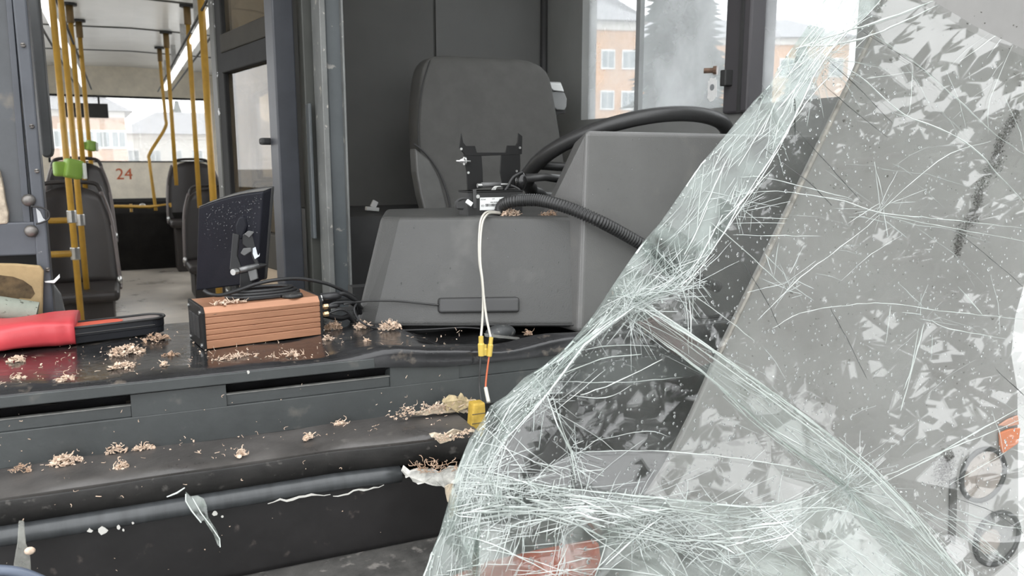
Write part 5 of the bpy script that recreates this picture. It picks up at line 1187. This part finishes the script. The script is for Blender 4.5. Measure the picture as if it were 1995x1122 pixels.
# glass crumbs along the folds
b = MB()
def crumb(px, py, s):
    v = ong(px, py, .005)
    if v is None: return
    M3 = Rz(rng.uniform(0, 6)) @ Rx(rng.uniform(0, 6)); b.add([v + M3 @ Vector(q) * s for q in ((1, 0, 0), (-.6, .8, 0), (-.5, -.7, .1), (0, .1, 1.1))], [(0, 1, 2), (0, 1, 3), (1, 2, 3), (0, 2, 3)])
for i in range(900):
    t = rng.random(); l = rng.choice((Ra, Ra, arc_resample(U, 20), arc_resample(C3, 20), Ea)) if i % 3 == 0 else Ra if i % 3 == 1 else Ea
    p = lerp_poly(l, t); crumb(p[0] + rng.gauss(0, 12), p[1] + rng.gauss(0, 10), rng.uniform(.0006, .0022))
ob = b.build('glass_crumbs', m_cr, ws_); ob['kind'] = 'stuff'
# rain drops on the sheet
b = MB()
for i in range(3200):
    px, py = rng.uniform(1020, 1990), rng.uniform(120, 1120)
    if inside((px, py), band): continue
    v = ong(px, py, .0031)
    if v is None: continue
    r_ = rng.uniform(.0007, .0020) * (1 if rng.random() < .93 else 1.6); b.ell(v, (r_, r_ * .5, r_ * rng.uniform(.8, 1.4)), 7, 4)
ob = b.build('rain_drops', md_, ws_, True); ob['kind'] = 'stuff'

# ------------------------------------------------------------------ outdoors
struct(MB().bb((-120, -120, -.2), (160, 160, 0)).build('ground', mat('asphalt', (.27, .27, .265), .85, var=.15, vscale=.5)), 'grey asphalt yard around the bus', 'ground')
# orange apartment block seen through the cab window
m_or = mat('orange_render', (.46, .25, .12), .9, var=.08, vscale=.4); m_wf = mat('white_window_frame', (.6, .6, .58), .6); m_wg = mat('far_window_glass', (.16, .19, .20), .2); m_rf = mat('grey_roof', (.20, .20, .21), .8); m_ww = mat('white_band', (.55, .52, .48), .8)
def house(name, label, pxl, pxr, D, pytop, rows, cols, nfl, dep=12, tilt=0, hip=True, mw_=None, wsz=(.95, 1.25)):
    a = ray(pxl, 316); a = Vector((a.x, a.y, 0)).normalized(); c = ray(pxr, 316); c = Vector((c.x, c.y, 0)).normalized()
    A0 = a * D; B0 = c * (D + tilt); u = (B0 - A0); Lh = u.length; u.normalize(); n_ = Vector((u.y, -u.x, 0))
    if n_.dot(A0) > 0: n_ = -n_
    zt2 = ZC + (ray((pxl + pxr) / 2, pytop).z / math.hypot(ray((pxl + pxr) / 2, pytop).x, ray((pxl + pxr) / 2, pytop).y)) * (D + tilt / 2)
    o = thing(name, label, 'building', (A0 + B0) / 2)
    MB().prism([A0, B0, B0 - n_ * dep, A0 - n_ * dep], (0, 0, zt2)).build('walls', mw_ or m_or, o)
    rr = MB(); e_ = .6
    R0 = [A0 - u * e_ + n_ * e_, B0 + u * e_ + n_ * e_, B0 + u * e_ - n_ * (dep + e_), A0 - u * e_ - n_ * (dep + e_)]
    lo = [p + Vector((0, 0, zt2)) for p in R0]; rg = [A0 + u * 3 - n_ * dep * .5 + Vector((0, 0, zt2 + 2.4)), B0 - u * 3 - n_ * dep * .5 + Vector((0, 0, zt2 + 2.4))]
    rr.add(lo + rg, [(0, 1, 5, 4), (2, 3, 4, 5), (1, 2, 5), (3, 0, 4), (3, 2, 1, 0)]); rr.build('roof', m_rf, o)
    MB().prism([A0 + n_ * .12 + Vector((0, 0, zt2 - .5)), B0 + n_ * .12 + Vector((0, 0, zt2 - .5)), B0 + n_ * .12 + Vector((0, 0, zt2)), A0 + n_ * .12 + Vector((0, 0, zt2))], -n_ * .2).build('cornice', m_ww, o)
    ww, wh = wsz
    for i in range(cols):
        for j in range(nfl):
            cc = A0 + u * (Lh * (i + .5) / cols) + Vector((0, 0, zt2 - 2.2 - j * rows))
            if cc.z < 1: continue
            qd = lambda s_, d_: [cc + u * (sx * ww * s_) + Vector((0, 0, sz * wh * s_)) + n_ * d_ for sx, sz in ((-.5, -.5), (.5, -.5), (.5, .5), (-.5, .5))]
            f = MB().prism(qd(1.15, .08), -n_ * .1).build('window', m_wf, o)
            for s_ in (-.26, .26):
                MB().prism([cc + u * (s_ * ww + sx * ww * .22) + Vector((0, 0, sz * wh * .46)) + n_ * .1 for sx, sz in ((-1, -1), (1, -1), (1, 1), (-1, 1))], -n_ * .05).build('window_pane', m_wg, f)
    return o
house('apartment_block', 'orange apartment block with white framed windows beyond the cab windows', 1172, 1640, 62, 78, 2.9, 10, 6, dep=12, tilt=4)
house('stair_wing', 'taller orange wing of the block at the left edge of the cab window', 1120, 1240, 48, 42, 2.4, 3, 6, dep=8, tilt=1, wsz=(.75, 1.0))
house('far_house', 'orange low building far behind the back window', 60, 250, 70, 215, 3.2, 6, 3, dep=10, mw_=mat('faded_orange', (.42, .27, .18), .9))
house('long_shed', 'pale long building far off behind the back window', 240, 560, 85, 262, 3.4, 8, 2, dep=10, mw_=mat('pale_render', (.5, .48, .44), .9))
def conifer(px, D, H, Rr, label, seed):
    rng = random.Random(seed); d = ray(px, 316); d = Vector((d.x, d.y, 0)).normalized() * D
    o = thing('spruce_tree', label, 'tree', d); MB().tube([d, d + Vector((0, 0, H))], [.25, .03], 8).build('trunk', mat('bark', (.09, .07, .055), .9), o)
    b = MB()
    for i in range(1500):
        t = rng.random() ** .8; z = H * (.08 + .92 * t); a = rng.uniform(0, 6.283); L2 = Rr * (1 - t) * rng.uniform(.6, 1.1) + .15
        p0 = d + Vector((0, 0, z)); dr_ = Vector((math.cos(a), math.sin(a), -.35)); sd = Vector((-math.sin(a), math.cos(a), 0)) * (.22 + .1 * L2)
        p1 = p0 + dr_ * L2 * .6; p2 = p0 + dr_ * L2
        b.add([p0, p1 + sd, p2, p1 - sd, p1 + Vector((0, 0, -.3))], [(0, 1, 4), (1, 2, 4), (2, 3, 4), (3, 0, 4)])
    b.build('needles', mat('spruce_needles', (.035, .06, .045), .8, var=.3, vscale=3), o)
conifer(1318, 34, 13.5, 3.3, 'tall blue green spruce between cab window and orange block', 1)
conifer(1550, 40, 7, 2.4, 'small spruce low behind the cracked glass edge', 2)
conifer(352, 112, 9.5, 3.6, 'dark conifer far behind the back window', 4)
# leafy chestnut trees in front of the bus (what the glass mirrors)
m_leaf = mat('chestnut_leaf', (.048, .064, .036), .5, var=.35, vscale=1.5)
def chestnut(x, y, H, Rc, zc, n, seed, label):
    rng = random.Random(seed); o = thing('chestnut_tree', label, 'tree', (x, y, 0), 'trees facing the bus')
    m_bk = mat('bark', (.09, .07, .055))
    MB().tube(cat_rom([(x, y, 0), (x + .1, y, H * .3), (x - .1, y + .1, H * .6), (x, y, H * .9)], 5), [.22 - .17 * i / 15 for i in range(16)], 10).build('trunk', m_bk, o, True)
    tips = []
    for i in range(44):
        a = rng.uniform(0, 6.283); z0 = rng.uniform(.28, .75) * H; th = rng.uniform(-.9, 1.15); r_ = Rc * rng.uniform(.55, .95)
        tip = Vector((x + r_ * math.cos(a) * math.cos(th), y + r_ * math.sin(a) * math.cos(th), zc + Rc * .95 * math.sin(th)))
        mid = Vector((x, y, z0)).lerp(tip, .5) + Vector((0, 0, .3))
        MB().tube(cat_rom([(x, y, z0), mid, tip], 4), [.07 - .055 * k / 8 for k in range(9)], 6).build('branch', m_bk, o, True)
        tips += [tip, tip, tip.lerp(mid, .45)]
    b = MB()
    for i in range(n):
        c = rng.choice(tips) + Vector((rng.gauss(0, .6), rng.gauss(0, .6), rng.gauss(0, .5)))
        M3 = Rz(rng.uniform(0, 6.283)) @ Rx(rng.gauss(.5, .5)); s = rng.uniform(.20, .36)
        for k in range(6):
            a = -2.0 + 4.0 * k / 5; d = Vector((math.sin(a), math.cos(a), -.25)); w_ = Vector((math.cos(a), -math.sin(a), 0)); l2 = s * (1.15 - .35 * abs(k - 2.5) / 2.5)
            b.add([c + M3 @ q for q in (Vector((0, 0, 0)), d * l2 * .6 + w_ * l2 * .22, d * l2, d * l2 * .6 - w_ * l2 * .22)], [(0, 1, 2, 3)])
    ob = b.build('foliage', m_leaf, o); ob['kind'] = 'stuff'
chestnut(5.4, -3.9, 7.0, 3.3, 4.3, 1150, 1, 'leafy chestnut standing nearest to the right front of the bus')
chestnut(3.6, -12.0, 8.5, 4.0, 4.9, 1500, 2, 'leafy chestnut facing the middle of the bus front')
chestnut(13.2, -2.6, 8.0, 3.4, 4.6, 1100, 3, 'leafy chestnut at the far right of the bus front')
